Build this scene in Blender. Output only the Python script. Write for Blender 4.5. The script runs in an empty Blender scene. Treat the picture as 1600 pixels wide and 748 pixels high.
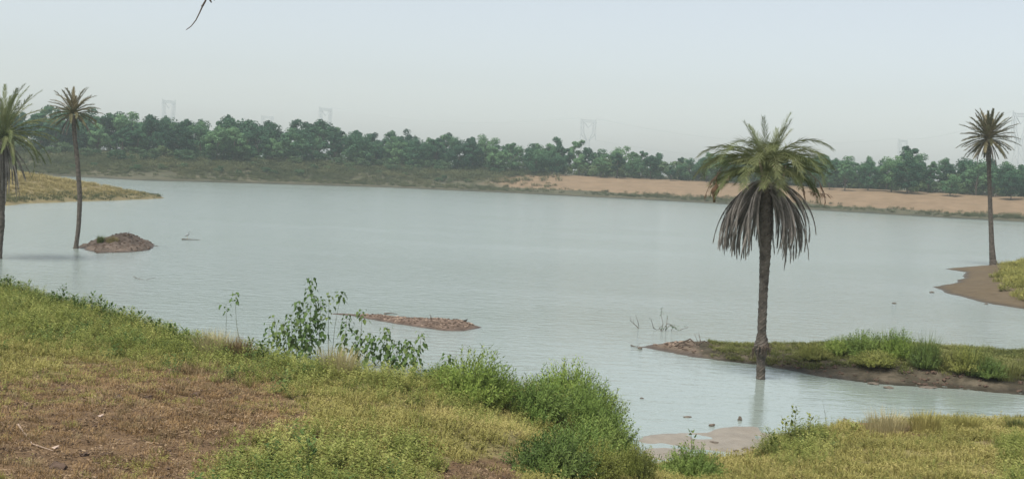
import bpy, math, random
import numpy as np
from mathutils import Vector, Matrix, Euler

random.seed(7)
np.random.seed(7)
R = math.radians
C = bpy.context.scene.collection
SC = bpy.context.scene
PI = math.pi

# ------------------------------------------------------------------ camera
CAM_H, FPX, PITCH, ROLL = 6.1, 1930.0, R(3.32), R(2.63)
CAMR = Matrix.Rotation(PI / 2 - PITCH, 3, 'X') @ Matrix.Rotation(ROLL, 3, 'Z')
cam_d = bpy.data.cameras.new('camera')
cam_d.sensor_width = 36.0
cam_d.lens = 36.0 * FPX / 1600.0
cam_d.clip_start, cam_d.clip_end = 0.1, 6000
cam = bpy.data.objects.new('camera', cam_d)
cam.matrix_world = Matrix.Translation((0, 0, CAM_H)) @ CAMR.to_4x4()
C.objects.link(cam)
SC.camera = cam

# ------------------------------------------------------------------ world, sun, exposure
SUN_EL, SUN_ROT = R(66), R(-140)
world = bpy.data.worlds.new('World')
SC.world = world
world.use_nodes = True
nt = world.node_tree
bg = nt.nodes['Background']
sky = nt.nodes.new('ShaderNodeTexSky')
sky.sky_type = 'NISHITA'
sky.sun_disc = False
sky.sun_elevation, sky.sun_rotation = SUN_EL, SUN_ROT
sky.air_density, sky.dust_density, sky.ozone_density = 1.0, 1.5, 1.0
hs = nt.nodes.new('ShaderNodeHueSaturation')
hs.inputs['Saturation'].default_value = 0.44
nt.links.new(sky.outputs[0], hs.inputs['Color'])
nt.links.new(hs.outputs[0], bg.inputs['Color'])
bg.inputs['Strength'].default_value = 0.106
sun_d = bpy.data.lights.new('sun', 'SUN')
sun_d.energy, sun_d.angle, sun_d.color = 4.0, R(24), (1.0, 0.95, 0.86)
sun = bpy.data.objects.new('sun', sun_d)
sd_ = Vector((math.sin(SUN_ROT) * math.cos(SUN_EL), math.cos(SUN_ROT) * math.cos(SUN_EL), math.sin(SUN_EL)))
sun.rotation_euler = sd_.to_track_quat('Z', 'Y').to_euler()
C.objects.link(sun)
SC.view_settings.view_transform = 'Standard'
SC.view_settings.look = 'None'
SC.view_settings.exposure = 0.55
SC.cycles.max_bounces = 5
SC.cycles.transparent_max_bounces = 6
SC.cycles.volume_bounces = 2
SC.cycles.use_denoising = True

# ------------------------------------------------------------------ helpers: pixel rays, noise, meshes
CAMR_np = np.array(CAMR)


def ray(px, py):
    v = CAMR @ Vector(((px - 800) / FPX, (374 - py) / FPX, -1.0))
    return v


def at(px, py, z=0.0):
    v = ray(px, py)
    t = (z - CAM_H) / v.z
    return Vector((v.x * t, v.y * t, z))


def at_y(px, py, Y):
    v = ray(px, py)
    t = Y / v.y
    return Vector((v.x * t, Y, CAM_H + v.z * t))


def proj(P):
    """world points (N,3) -> photograph pixels"""
    q = (np.asarray(P) - np.array([0, 0, CAM_H])) @ CAMR_np
    return 800 + FPX * q[:, 0] / -q[:, 2], 374 - FPX * q[:, 1] / -q[:, 2]


def _h(i, j, s):
    n = (i * 374761393 + j * 668265263 + s * 1442695041) & 0x7fffffff
    n = (n ^ (n >> 13)) * 1274126177 & 0x7fffffff
    return ((n ^ (n >> 16)) & 0xffff) / 65535.0


def vnoise(x, y, s=0):
    xi, yi = np.floor(x).astype(np.int64), np.floor(y).astype(np.int64)
    fx, fy = x - xi, y - yi
    fx, fy = fx * fx * (3 - 2 * fx), fy * fy * (3 - 2 * fy)
    a, b = _h(xi, yi, s), _h(xi + 1, yi, s)
    c, d = _h(xi, yi + 1, s), _h(xi + 1, yi + 1, s)
    return (a + (b - a) * fx) * (1 - fy) + (c + (d - c) * fx) * fy


def fbm(x, y, s=0, o=4):
    t, a, r = 0.0, 0.5, 0.0
    for k in range(o):
        r = r + a * (vnoise(x * 2 ** k, y * 2 ** k, s + k) - 0.5)
        a *= 0.5
    return r


def sdf(x, y, poly):
    """signed distance to a polygon, positive inside"""
    d = np.full(x.shape, 1e18)
    ins = np.zeros(x.shape, bool)
    n = len(poly)
    for i in range(n):
        ax, ay = poly[i][0], poly[i][1]
        bx, by = poly[(i + 1) % n][0], poly[(i + 1) % n][1]
        ex, ey = bx - ax, by - ay
        wx, wy = x - ax, y - ay
        t = np.clip((wx * ex + wy * ey) / (ex * ex + ey * ey + 1e-12), 0, 1)
        d = np.minimum(d, (wx - ex * t) ** 2 + (wy - ey * t) ** 2)
        c = (ay > y) != (by > y)
        with np.errstate(divide='ignore', invalid='ignore'):
            xx = ex * (y - ay) / (ey if ey != 0 else 1e-12) + ax
        ins ^= c & (x < xx)
    d = np.sqrt(d)
    return np.where(ins, d, -d)


def inpoly(px, py, poly):
    return sdf(np.asarray(px, float), np.asarray(py, float), poly)


def props(o, label=None, cat=None, group=None, kind=None):
    if label: o['label'] = label
    if cat: o['category'] = cat
    if group: o['group'] = group
    if kind: o['kind'] = kind
    return o


def empty(name, loc=(0, 0, 0), rz=0.0):
    o = bpy.data.objects.new(name, None)
    o.empty_display_size = 0.2
    o.location = loc
    o.rotation_euler = (0, 0, rz)
    C.objects.link(o)
    return o


def kids(o):
    return [c for c in C.objects if c.parent == o]


class MB:
    def __init__(self):
        self.v, self.f = [], []

    def tube(self, path, rad, n=6, cap=True, twist=None):
        path = [Vector(p) for p in path]
        base = len(self.v)
        m = len(path)
        ref = None
        for i, p in enumerate(path):
            t = (path[min(i + 1, m - 1)] - path[max(i - 1, 0)])
            t = t.normalized() if t.length > 1e-9 else Vector((0, 0, 1))
            if ref is None:
                ref = t.orthogonal().normalized()
            ref = (ref - t * ref.dot(t))
            ref = ref.normalized() if ref.length > 1e-6 else t.orthogonal().normalized()
            b = t.cross(ref)
            r = rad[i] if not isinstance(rad, (int, float)) else rad
            for k in range(n):
                a = 2 * PI * k / n
                rr = r(k) if callable(r) else r
                q = p + (ref * math.cos(a) + b * math.sin(a)) * rr
                self.v.append((q.x, q.y, q.z))
        for i in range(m - 1):
            for k in range(n):
                k2 = (k + 1) % n
                self.f.append((base + i * n + k, base + i * n + k2, base + (i + 1) * n + k2, base + (i + 1) * n + k))
        if cap:
            self.f.append(tuple(base + k for k in reversed(range(n))))
            self.f.append(tuple(base + (m - 1) * n + k for k in range(n)))

    def leaf(self, b, d, side, L, W, fold=0.25, mid=0.42, droop=0.0):
        """two triangles either side of a midrib"""
        up = side.cross(d)
        m = b + d * (L * mid)
        t = b + d * L - Vector((0, 0, droop * L))
        l = m + side * W * 0.5 + up * (W * fold)
        r = m - side * W * 0.5 + up * (W * fold)
        i = len(self.v)
        self.v += [(b.x, b.y, b.z), (l.x, l.y, l.z), (t.x, t.y, t.z), (r.x, r.y, r.z)]
        self.f += [(i, i + 2, i + 1), (i, i + 3, i + 2)]

    def mesh(self, name, mat, smooth=False):
        me = bpy.data.meshes.new(name)
        me.from_pydata(self.v, [], self.f)
        if mat: me.materials.append(mat)
        if smooth:
            me.polygons.foreach_set('use_smooth', [True] * len(me.polygons))
        me.update()
        return me

    def build(self, name, mat, parent=None, smooth=False):
        o = bpy.data.objects.new(name, self.mesh(name, mat, smooth))
        C.objects.link(o)
        if parent: o.parent = parent
        return o


def link_mesh(name, me, parent=None):
    o = bpy.data.objects.new(name, me)
    C.objects.link(o)
    if parent: o.parent = parent
    return o


def rvec():
    z = random.uniform(-1, 1)
    a = random.uniform(0, 2 * PI)
    s = math.sqrt(1 - z * z)
    return Vector((s * math.cos(a), s * math.sin(a), z))


U = random.uniform

# ------------------------------------------------------------------ materials
def mat_new(name):
    m = bpy.data.materials.new(name)
    m.use_nodes = True
    t = m.node_tree
    return m, t, t.nodes['Principled BSDF'], t.nodes['Material Output']


def noise_node(t, scale, detail=4.0, rough=0.55, coord=None):
    n = t.nodes.new('ShaderNodeTexNoise')
    n.inputs['Scale'].default_value = scale
    n.inputs['Detail'].default_value = detail
    n.inputs['Roughness'].default_value = rough
    if coord is None:
        g = t.nodes.new('ShaderNodeNewGeometry')
        coord = g.outputs['Position']
    t.links.new(coord, n.inputs['Vector'])
    return n


def ramp(t, src, stops):
    r = t.nodes.new('ShaderNodeValToRGB')
    e = r.color_ramp.elements
    while len(e) > 1: e.remove(e[0])
    e[0].position, e[0].color = stops[0][0], (*stops[0][1], 1)
    for p, c in stops[1:]:
        k = e.new(p)
        k.color = (*c, 1)
    t.links.new(src, r.inputs[0])
    return r


def foliage(name, cols, rough=0.55, trans=0.3, patch=0.25, rnd=0.5):
    """leaf colour from a ramp driven by a per-plant random value and a soft position noise"""
    m, t, p, out = mat_new(name)
    oi = t.nodes.new('ShaderNodeObjectInfo')
    n = noise_node(t, patch, 3.0)
    n2 = noise_node(t, 9.0, 2.0)
    mx = t.nodes.new('ShaderNodeMath'); mx.operation = 'MULTIPLY_ADD'
    mx.inputs[1].default_value = rnd
    t.links.new(oi.outputs['Random'], mx.inputs[0])
    ms = t.nodes.new('ShaderNodeMath'); ms.operation = 'MULTIPLY_ADD'
    ms.inputs[1].default_value = 1.6; ms.inputs[2].default_value = -0.3 - rnd / 2
    t.links.new(n.outputs['Fac'], ms.inputs[0])
    t.links.new(ms.outputs[0], mx.inputs[2])
    m3 = t.nodes.new('ShaderNodeMath'); m3.operation = 'MULTIPLY_ADD'
    m3.inputs[1].default_value = 0.7
    t.links.new(n2.outputs['Fac'], m3.inputs[0])
    sub = t.nodes.new('ShaderNodeMath'); sub.operation = 'SUBTRACT'; sub.inputs[1].default_value = 0.35
    t.links.new(mx.outputs[0], sub.inputs[0])
    t.links.new(sub.outputs[0], m3.inputs[2])
    k = len(cols)
    r = ramp(t, m3.outputs[0], [(i / max(1, k - 1), c) for i, c in enumerate(cols)])
    t.links.new(r.outputs[0], p.inputs['Base Color'])
    p.inputs['Roughness'].default_value = rough
    p.inputs['Specular IOR Level'].default_value = 0.15
    tr = t.nodes.new('ShaderNodeBsdfTranslucent')
    t.links.new(r.outputs[0], tr.inputs['Color'])
    mix = t.nodes.new('ShaderNodeMixShader')
    mix.inputs[0].default_value = trans
    t.links.new(p.outputs[0], mix.inputs[1])
    t.links.new(tr.outputs[0], mix.inputs[2])
    t.links.new(mix.outputs[0], out.inputs[0])
    return m


def earth(name, cols, scale=1.5, rough=0.95, bump=0.4, bscale=18.0, bdist=0.03):
    m, t, p, out = mat_new(name)
    n = noise_node(t, scale, 6.0, 0.65)
    k = len(cols)
    r = ramp(t, n.outputs['Fac'], [(0.3 + 0.4 * i / max(1, k - 1), c) for i, c in enumerate(cols)])
    t.links.new(r.outputs[0], p.inputs['Base Color'])
    p.inputs['Roughness'].default_value = rough
    p.inputs['Specular IOR Level'].default_value = 0.2
    b = noise_node(t, bscale, 5.0, 0.7)
    bn = t.nodes.new('ShaderNodeBump')
    bn.inputs['Strength'].default_value = bump
    bn.inputs['Distance'].default_value = bdist
    t.links.new(b.outputs['Fac'], bn.inputs['Height'])
    t.links.new(bn.outputs[0], p.inputs['Normal'])
    return m, t, p, r


def wet(t, p, z1):
    """soil that the water keeps wet along the shore is darker and glossier"""
    src = p.inputs['Base Color'].links[0].from_socket
    g = t.nodes.new('ShaderNodeNewGeometry')
    sp = t.nodes.new('ShaderNodeSeparateXYZ'); t.links.new(g.outputs['Position'], sp.inputs[0])
    n = noise_node(t, 2.0 / max(z1, .05) * .1, 3.0)
    ad = t.nodes.new('ShaderNodeMath'); ad.operation = 'MULTIPLY_ADD'; ad.inputs[1].default_value = z1; ad.inputs[2].default_value = -z1 * .5
    t.links.new(n.outputs['Fac'], ad.inputs[0])
    sm_ = t.nodes.new('ShaderNodeMath'); t.links.new(sp.outputs['Z'], sm_.inputs[0]); t.links.new(ad.outputs[0], sm_.inputs[1])
    mr_ = t.nodes.new('ShaderNodeMapRange'); mr_.interpolation_type = 'SMOOTHSTEP'
    mr_.inputs['From Max'].default_value = z1; mr_.inputs['To Min'].default_value = 0.58
    t.links.new(sm_.outputs[0], mr_.inputs['Value'])
    vm = t.nodes.new('ShaderNodeVectorMath'); vm.operation = 'SCALE'
    t.links.new(src, vm.inputs[0]); t.links.new(mr_.outputs[0], vm.inputs['Scale'])
    t.links.new(vm.outputs[0], p.inputs['Base Color'])
    rg = t.nodes.new('ShaderNodeMapRange'); rg.inputs['From Min'].default_value = .58; rg.inputs['To Min'].default_value = .45; rg.inputs['To Max'].default_value = .95
    t.links.new(mr_.outputs[0], rg.inputs['Value']); t.links.new(rg.outputs[0], p.inputs['Roughness'])


def attr_mix(t, p, base, attr, col, noise_amt=0.6, nscale=2.0):
    """blend a second ground colour where the mesh attribute says that soil or sand lies there"""
    a = t.nodes.new('ShaderNodeAttribute'); a.attribute_name = attr
    n = noise_node(t, nscale, 5.0, 0.65)
    m1 = t.nodes.new('ShaderNodeMath'); m1.operation = 'MULTIPLY_ADD'
    m1.inputs[1].default_value = noise_amt; m1.inputs[2].default_value = -noise_amt / 2
    t.links.new(n.outputs['Fac'], m1.inputs[0])
    m2 = t.nodes.new('ShaderNodeMath'); m2.operation = 'ADD'; m2.use_clamp = True
    t.links.new(a.outputs['Fac'], m2.inputs[0]); t.links.new(m1.outputs[0], m2.inputs[1])
    mr = t.nodes.new('ShaderNodeMapRange'); mr.interpolation_type = 'SMOOTHSTEP'
    mr.inputs['From Min'].default_value = 0.3; mr.inputs['From Max'].default_value = 0.7
    t.links.new(m2.outputs[0], mr.inputs['Value'])
    n2 = noise_node(t, nscale * 2.3, 6.0, 0.7)
    r2 = ramp(t, n2.outputs['Fac'], [(0.3, col[0]), (0.7, col[1])])
    mx = t.nodes.new('ShaderNodeMix'); mx.data_type = 'RGBA'
    t.links.new(mr.outputs[0], mx.inputs['Factor'])
    t.links.new(base, mx.inputs['A']); t.links.new(r2.outputs[0], mx.inputs['B'])
    t.links.new(mx.outputs['Result'], p.inputs['Base Color'])
    return mx.outputs['Result']


M = {}
M['tree'] = foliage('tree_leaf', [(0.010, 0.040, 0.022), (0.036, 0.100, 0.048), (0.12, 0.22, 0.095)], patch=0.16, rnd=0.8, trans=0.2)
M['shrub'] = foliage('shrub_leaf', [(0.035, 0.08, 0.035), (0.065, 0.115, 0.05), (0.11, 0.155, 0.065)], patch=0.05, rnd=0.7)
M['scrub'] = foliage('scrub_leaf', [(0.045, 0.065, 0.03), (0.085, 0.10, 0.045), (0.15, 0.15, 0.075)], patch=0.1)
M['frond'] = foliage('palm_frond', [(0.085, 0.11, 0.045), (0.14, 0.165, 0.07), (0.23, 0.24, 0.12)], patch=0.6, trans=0.2)
M['frond_far'] = foliage('palm_frond_spiky', [(0.085, 0.092, 0.045), (0.15, 0.14, 0.075), (0.23, 0.19, 0.12)], patch=0.6, trans=0.2)
M['dry'] = foliage('dry_palm_frond', [(0.11, 0.101, 0.089), (0.20, 0.183, 0.163), (0.38, 0.345, 0.31)], patch=1.5, trans=0.1, rnd=0.6)
M['dry_tan'] = foliage('dry_frond_tip', [(0.15, 0.10, 0.07), (0.24, 0.16, 0.11)], patch=1.5, trans=0.15)
M['herb_g'] = foliage('green_herb_leaf', [(0.085, 0.115, 0.026), (0.18, 0.21, 0.05), (0.34, 0.345, 0.115)], patch=0.5, rnd=0.6)
M['herb_y'] = foliage('yellow_herb_leaf', [(0.16, 0.155, 0.045), (0.27, 0.25, 0.078), (0.38, 0.33, 0.13)], patch=0.45, rnd=0.6)
M['drygrass'] = foliage('dry_grass_blade', [(0.14, 0.10, 0.052), (0.21, 0.155, 0.08), (0.31, 0.25, 0.14)], patch=0.5, rnd=0.6)
M['wither'] = foliage('withered_grass', [(0.18, 0.115, 0.055), (0.28, 0.185, 0.09), (0.38, 0.27, 0.145)], patch=0.5, rnd=0.5, trans=0.3)
M['palegrass'] = foliage('pale_dry_grass', [(0.30, 0.26, 0.13), (0.42, 0.37, 0.20), (0.55, 0.49, 0.29)], patch=0.5, rnd=0.5, trans=0.4)
M['straw'] = foliage('straw_grass', [(0.20, 0.18, 0.075), (0.30, 0.255, 0.11), (0.38, 0.32, 0.16)], patch=0.15, rnd=0.6)
M['ygreen'] = foliage('bank_grass', [(0.17, 0.18, 0.05), (0.26, 0.26, 0.075), (0.33, 0.31, 0.10)], patch=0.3, rnd=0.6)
M['spit'] = foliage('spit_grass', [(0.085, 0.105, 0.034), (0.15, 0.165, 0.052), (0.24, 0.24, 0.09)], patch=0.5, rnd=0.6)
M['tuss'] = foliage('tussock_blade', [(0.08, 0.12, 0.035), (0.14, 0.18, 0.05), (0.24, 0.26, 0.09)], patch=0.8, rnd=0.5)
M['bush'] = foliage('bush_leaf', [(0.08, 0.14, 0.034), (0.165, 0.235, 0.058), (0.30, 0.36, 0.11)], patch=0.9, rnd=0.4)
M['weed'] = foliage('weed_leaf', [(0.042, 0.085, 0.024), (0.085, 0.14, 0.038), (0.18, 0.22, 0.07)], patch=2.0, rnd=0.4)
M['litter'] = foliage('leaf_litter', [(0.055, 0.036, 0.022), (0.13, 0.085, 0.05), (0.25, 0.18, 0.11)], patch=3.0, rnd=1.0, trans=0.05)
M['bark'] = earth('palm_bark', [(0.05, 0.043, 0.037), (0.10, 0.086, 0.072), (0.15, 0.13, 0.11)], scale=6, bump=0.8, bscale=14)[0]
M['treebark'] = earth('tree_bark', [(0.06, 0.05, 0.04), (0.12, 0.10, 0.08)], scale=3)[0]
M['stem'] = earth('green_stem', [(0.08, 0.10, 0.05), (0.15, 0.15, 0.09)], scale=5)[0]
M['wood'] = earth('dead_wood', [(0.06, 0.045, 0.035), (0.12, 0.095, 0.075)], scale=6)[0]
M['palewood'] = earth('pale_dead_wood', [(0.28, 0.21, 0.17), (0.42, 0.33, 0.27)], scale=6)[0]
M['steel'] = earth('galvanised_steel', [(0.36, 0.39, 0.40), (0.46, 0.49, 0.50)], scale=0.3, rough=0.5, bump=0.0)[0]
M['stone'] = earth('dark_stone', [(0.07, 0.06, 0.05), (0.15, 0.125, 0.10)], scale=4)[0]
M['clod'] = earth('soil_clod', [(0.045, 0.032, 0.025), (0.11, 0.075, 0.055)], scale=6)[0]
M['nest'] = earth('woven_grass', [(0.07, 0.042, 0.024), (0.14, 0.088, 0.052)], scale=25, bump=0.9, bscale=60)[0]
M['greybird'] = earth('grey_feather', [(0.16, 0.17, 0.17), (0.28, 0.29, 0.29)], scale=12, bump=0.1)[0]
M['darkbird'] = earth('dark_feather', [(0.03, 0.03, 0.03), (0.06, 0.058, 0.055)], scale=12, bump=0.1)[0]
M['beak'] = earth('beak', [(0.25, 0.18, 0.06), (0.3, 0.2, 0.07)], scale=12, bump=0.0)[0]
M['pale'] = earth('pale_stone', [(0.45, 0.42, 0.38), (0.62, 0.58, 0.52)], scale=2)[0]
M['pebble'] = foliage('pebble', [(0.06, 0.045, 0.034), (0.12, 0.086, 0.066), (0.28, 0.215, 0.165)], patch=2.0, rnd=1.0, trans=0.0, rough=0.9)

# water: murky, rippled, calmer in the sheltered inlet behind the grassy spit
wm, t, p, out = mat_new('lake_water')
p.inputs['Base Color'].default_value = (0.20, 0.242, 0.222, 1)
p.inputs['Roughness'].default_value = 0.06
p.inputs['IOR'].default_value = 1.5
geo = t.nodes.new('ShaderNodeNewGeometry')
mp = t.nodes.new('ShaderNodeMapping')
mp.inputs['Scale'].default_value = (0.55, 1.3, 1.0)
mp.inputs['Rotation'].default_value = (0, 0, R(12))
t.links.new(geo.outputs['Position'], mp.inputs['Vector'])
w1 = noise_node(t, 1.6, 3.0, 0.6, mp.outputs[0])
w1.inputs['Distortion'].default_value = 0.6
w2 = noise_node(t, 6.5, 3.0, 0.6, mp.outputs[0])
gust = noise_node(t, 0.06, 4.0, 0.5, mp.outputs[0])
add = t.nodes.new('ShaderNodeMath'); add.operation = 'MULTIPLY_ADD'; add.inputs[1].default_value = 0.30
t.links.new(w2.outputs['Fac'], add.inputs[0]); t.links.new(w1.outputs['Fac'], add.inputs[2])
dd = t.nodes.new('ShaderNodeVectorMath'); dd.operation = 'DISTANCE'
dd.inputs[1].default_value = (9.0, 33.5, 0)
t.links.new(geo.outputs['Position'], dd.inputs[0])
mr = t.nodes.new('ShaderNodeMapRange'); mr.interpolation_type = 'SMOOTHSTEP'
mr.inputs['From Min'].default_value = 3.0; mr.inputs['From Max'].default_value = 16.0
mr.inputs['To Min'].default_value = 0.25; mr.inputs['To Max'].default_value = 0.9
t.links.new(dd.outputs['Value'], mr.inputs['Value'])
gm = t.nodes.new('ShaderNodeMath'); gm.operation = 'MULTIPLY_ADD'; gm.inputs[1].default_value = 2.2
gm.inputs[2].default_value = -0.1
t.links.new(gust.outputs['Fac'], gm.inputs[0])
sm = t.nodes.new('ShaderNodeMath'); sm.operation = 'MULTIPLY'
t.links.new(mr.outputs[0], sm.inputs[0]); t.links.new(gm.outputs[0], sm.inputs[1])
bn = t.nodes.new('ShaderNodeBump'); bn.inputs['Distance'].default_value = 0.10
t.links.new(sm.outputs[0], bn.inputs['Strength'])
t.links.new(add.outputs[0], bn.inputs['Height'])
t.links.new(bn.outputs[0], p.inputs['Normal'])
rr_ = t.nodes.new('ShaderNodeMapRange')
rr_.inputs['From Min'].default_value = 3.0; rr_.inputs['From Max'].default_value = 60.0
rr_.inputs['To Min'].default_value = 0.05; rr_.inputs['To Max'].default_value = 0.14
t.links.new(dd.outputs['Value'], rr_.inputs['Value'])
t.links.new(rr_.outputs[0], p.inputs['Roughness'])
M['water'] = wm

# ------------------------------------------------------------------ terrain
HORI = lambda px: 225 + 0.0459 * px
HF = {}          # name -> height function (arrays x, y)


def grid_mesh(name, xs, ys, hf, mat, attrs=None, zmin=-1.45):
    X, Y = np.meshgrid(xs, ys)
    Z = hf(X.ravel(), Y.ravel()).reshape(X.shape)
    nx, ny = len(xs), len(ys)
    co = np.stack([X.ravel(), Y.ravel(), Z.ravel()], 1)
    idx = np.arange(nx * ny).reshape(ny, nx)
    q = np.stack([idx[:-1, :-1], idx[:-1, 1:], idx[1:, 1:], idx[1:, :-1]], -1).reshape(-1, 4)
    q = q[(co[q, 2] > zmin).any(1)]
    used = np.unique(q)
    re = np.full(nx * ny, -1); re[used] = np.arange(len(used))
    co, q = co[used], re[q]
    me = bpy.data.meshes.new(name)
    me.vertices.add(len(co)); me.vertices.foreach_set('co', co.ravel().astype(np.float32))
    me.loops.add(q.size); me.loops.foreach_set('vertex_index', q.ravel().astype(np.int32))
    me.polygons.add(len(q))
    me.polygons.foreach_set('loop_start', np.arange(0, q.size, 4, dtype=np.int32))
    me.polygons.foreach_set('loop_total', np.full(len(q), 4, dtype=np.int32))
    me.polygons.foreach_set('use_smooth', np.ones(len(q), bool))
    me.update(calc_edges=True)
    me.materials.append(mat)
    for an, fn in (attrs or {}).items():
        a = me.attributes.new(an, 'FLOAT', 'POINT')
        a.data.foreach_set('value', fn(co[:, 0], co[:, 1], co[:, 2]).astype(np.float32))
    o = bpy.data.objects.new(name, me)
    C.objects.link(o)
    props(o, kind='structure')
    return o


def sm01(x):
    x = np.clip(x, 0, 1)
    return x * x * (3 - 2 * x)


def land(name, pix, prof, res, margin, mat, jit=0.3, jscale=0.5, attrs=None):
    poly = [tuple(at(px, py)[:2]) for px, py in pix]

    def hf(x, y):
        s = sdf(x, y, poly) + jit * 2 * fbm(x * jscale, y * jscale, 11)
        return np.where(s > 0, prof(np.maximum(s, 0), x, y), np.maximum(s * 0.35, -1.6))
    P = np.array(poly)
    xs = np.arange(P[:, 0].min() - margin, P[:, 0].max() + margin, res)
    ys = np.arange(P[:, 1].min() - margin, P[:, 1].max() + margin, res)
    o = grid_mesh(name, xs, ys, hf, mat, attrs)
    HF[name] = (hf, poly)
    return o


# far bank -----------------------------------------------------------
FS = [(-600, 245), (60, 274), (220, 282), (400, 287), (600, 293), (800, 302), (1000, 312), (1110, 318), (1300, 330), (1500, 342), (1600, 347), (2300, 385)]
FSW = np.array([at(px, py)[:2] for px, py in FS])
FSW = np.vstack([[-880, 190], FSW, [880, 190]])


def shore_y(x):
    return np.interp(x, FSW[:, 0], FSW[:, 1])


def far_h(x, y):
    s = y - shore_y(x) + 1.5 * fbm(x * 0.08, y * 0.08, 3) * 2
    up = 4.4 * sm01(s / 52.0) ** 0.8 + 0.35 * sm01(s / 3.0)
    up = up + 0.5 * fbm(x * 0.12, y * 0.12, 5) * sm01(s / 8) + 0.12 * fbm(x * 0.9, y * 0.9, 6) * sm01(s / 3)
    return np.where(s > 0, up, np.maximum(s * 0.2, -1.6))


def sand_attr(x, y, z):
    px, py = proj(np.stack([x, y, z], 1))
    s = y - shore_y(x)
    a = sm01((px - 690 - 40 * fbm(x * .05, y * .05, 9) * 4) / 220.0) * sm01((s - 7 - 4 * fbm(x * .1, y * .1, 2)) / 8.0)
    return np.where(s > 60, a * 0.3, a)


m_far, t, p, r = earth('far_bank_soil', [(0.040, 0.043, 0.026), (0.064, 0.063, 0.038), (0.088, 0.080, 0.050)], scale=0.18, bscale=1.2, bdist=0.3)
attr_mix(t, p, r.outputs[0], 'sand', [(0.130, 0.092, 0.056), (0.195, 0.140, 0.088)], 0.5, 0.12)
wet(t, p, .5)
xs = np.concatenate([np.linspace(-880, -200, 35)[:-1], np.arange(-200, 220, 1.6), np.linspace(220, 880, 35)])
ys = np.concatenate([np.arange(180, 345, 1.2), np.linspace(345, 1580, 40)])
grid_mesh('far_bank', xs, ys, far_h, m_far, {'sand': sand_attr})
HF['far_bank'] = (far_h, None)

# ground under the lake, and the water sheet ---------------------------
m_bed = earth('lake_bed_mud', [(0.08, 0.065, 0.05), (0.13, 0.11, 0.085)], scale=0.3)[0]
g = MB(); g.v = [(-880, -60, -2), (880, -60, -2), (880, 1580, -2), (-880, 1580, -2)]; g.f = [(0, 1, 2, 3)]
props(g.build('ground', m_bed), kind='structure')
g = MB(); g.v = [(-880, 3, 0), (880, 3, 0), (880, 330, 0), (-880, 330, 0)]; g.f = [(0, 1, 2, 3)]
props(g.build('lake_water', M['water']), kind='structure')

# near bank: a thin-plate surface through heights read off the photograph
cp = []
crest = [(-150, 425, 1.6), (0, 452, 1.5), (100, 478, 1.5), (200, 508, 1.5), (300, 538, 1.5), (400, 562, 1.55), (500, 578, 1.6), (600, 590, 1.55),
         (700, 600, 1.4), (800, 610, 1.2), (900, 640, 0.9), (950, 680, 0.6), (985, 712, 0.35), (1010, 735, 0.25)]
for px, py, z in crest:
    cp.append(tuple(at(px, py, z)))
for px, py, z in [(0, 600, 2.0), (0, 748, 2.4), (200, 650, 2.1), (400, 748, 2.2), (400, 650, 2.0), (600, 650, 1.7), (600, 748, 1.95), (800, 748, 1.6), (800, 680, 1.5), (900, 748, 1.1),
                  (1080, 735, .25), (1150, 716, .12), (1040, 748, .3), (1190, 690, .07), (1215, 676, .03),
                  (1290, 676, .15), (1370, 668, .25), (1450, 667, .35), (1600, 670, .4), (1750, 674, .4),
                  (1250, 748, .8), (1400, 748, 1.0), (1600, 748, 1.1), (1400, 700, .65), (1600, 700, .75), (1750, 748, 1.1)]:
    cp.append(tuple(at(px, py, z)))
cp += [(-20, 4, 4.3), (-8, 4, 4.3), (0, 4, 4.2), (8, 4, 4.0), (20, 4, 3.9), (-20, 10, 3.3), (-6, 9, 3.2), (1, 9, 2.9), (8, 10, 2.5), (20, 10, 2.4),
       (-30, 15, 2.8), (-30, 30, 2.0), (-32, 46, 1.4), (26, 33, .3), (26, 24, 1.0), (30, 12, 2.2)]
cp = np.array(cp)


def tps_fit(c, lam=1e-3):
    n = len(c)
    d2 = ((c[:, None, :2] - c[None, :, :2]) ** 2).sum(-1)
    K = 0.5 * d2 * np.log(d2 + 1e-9) + lam * np.eye(n)
    P = np.hstack([np.ones((n, 1)), c[:, :2]])
    A = np.block([[K, P], [P.T, np.zeros((3, 3))]])
    return np.linalg.solve(A, np.concatenate([c[:, 2], np.zeros(3)]))


TW = tps_fit(cp)
RIM = [(-70, 50), (-34, 48)] + [tuple(at(*c)[:2]) for c in crest] + [tuple(at(a, b_, .1)[:2]) for a, b_ in
       [(1090, 728), (1150, 712), (1185, 692), (1215, 675), (1290, 671), (1370, 663), (1450, 661), (1600, 664), (1750, 668)]] + [(40, 33), (60, 0), (-70, 0)]
MUD = [tuple(at(a, b_)[:2]) for a, b_ in [(975, 672), (1020, 669), (1060, 668), (1120, 664), (1190, 660), (1205, 668), (1190, 690), (1182, 704), (1150, 712), (1110, 708), (1085, 716), (1040, 728), (1020, 742), (1000, 730), (975, 705)]]


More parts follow.
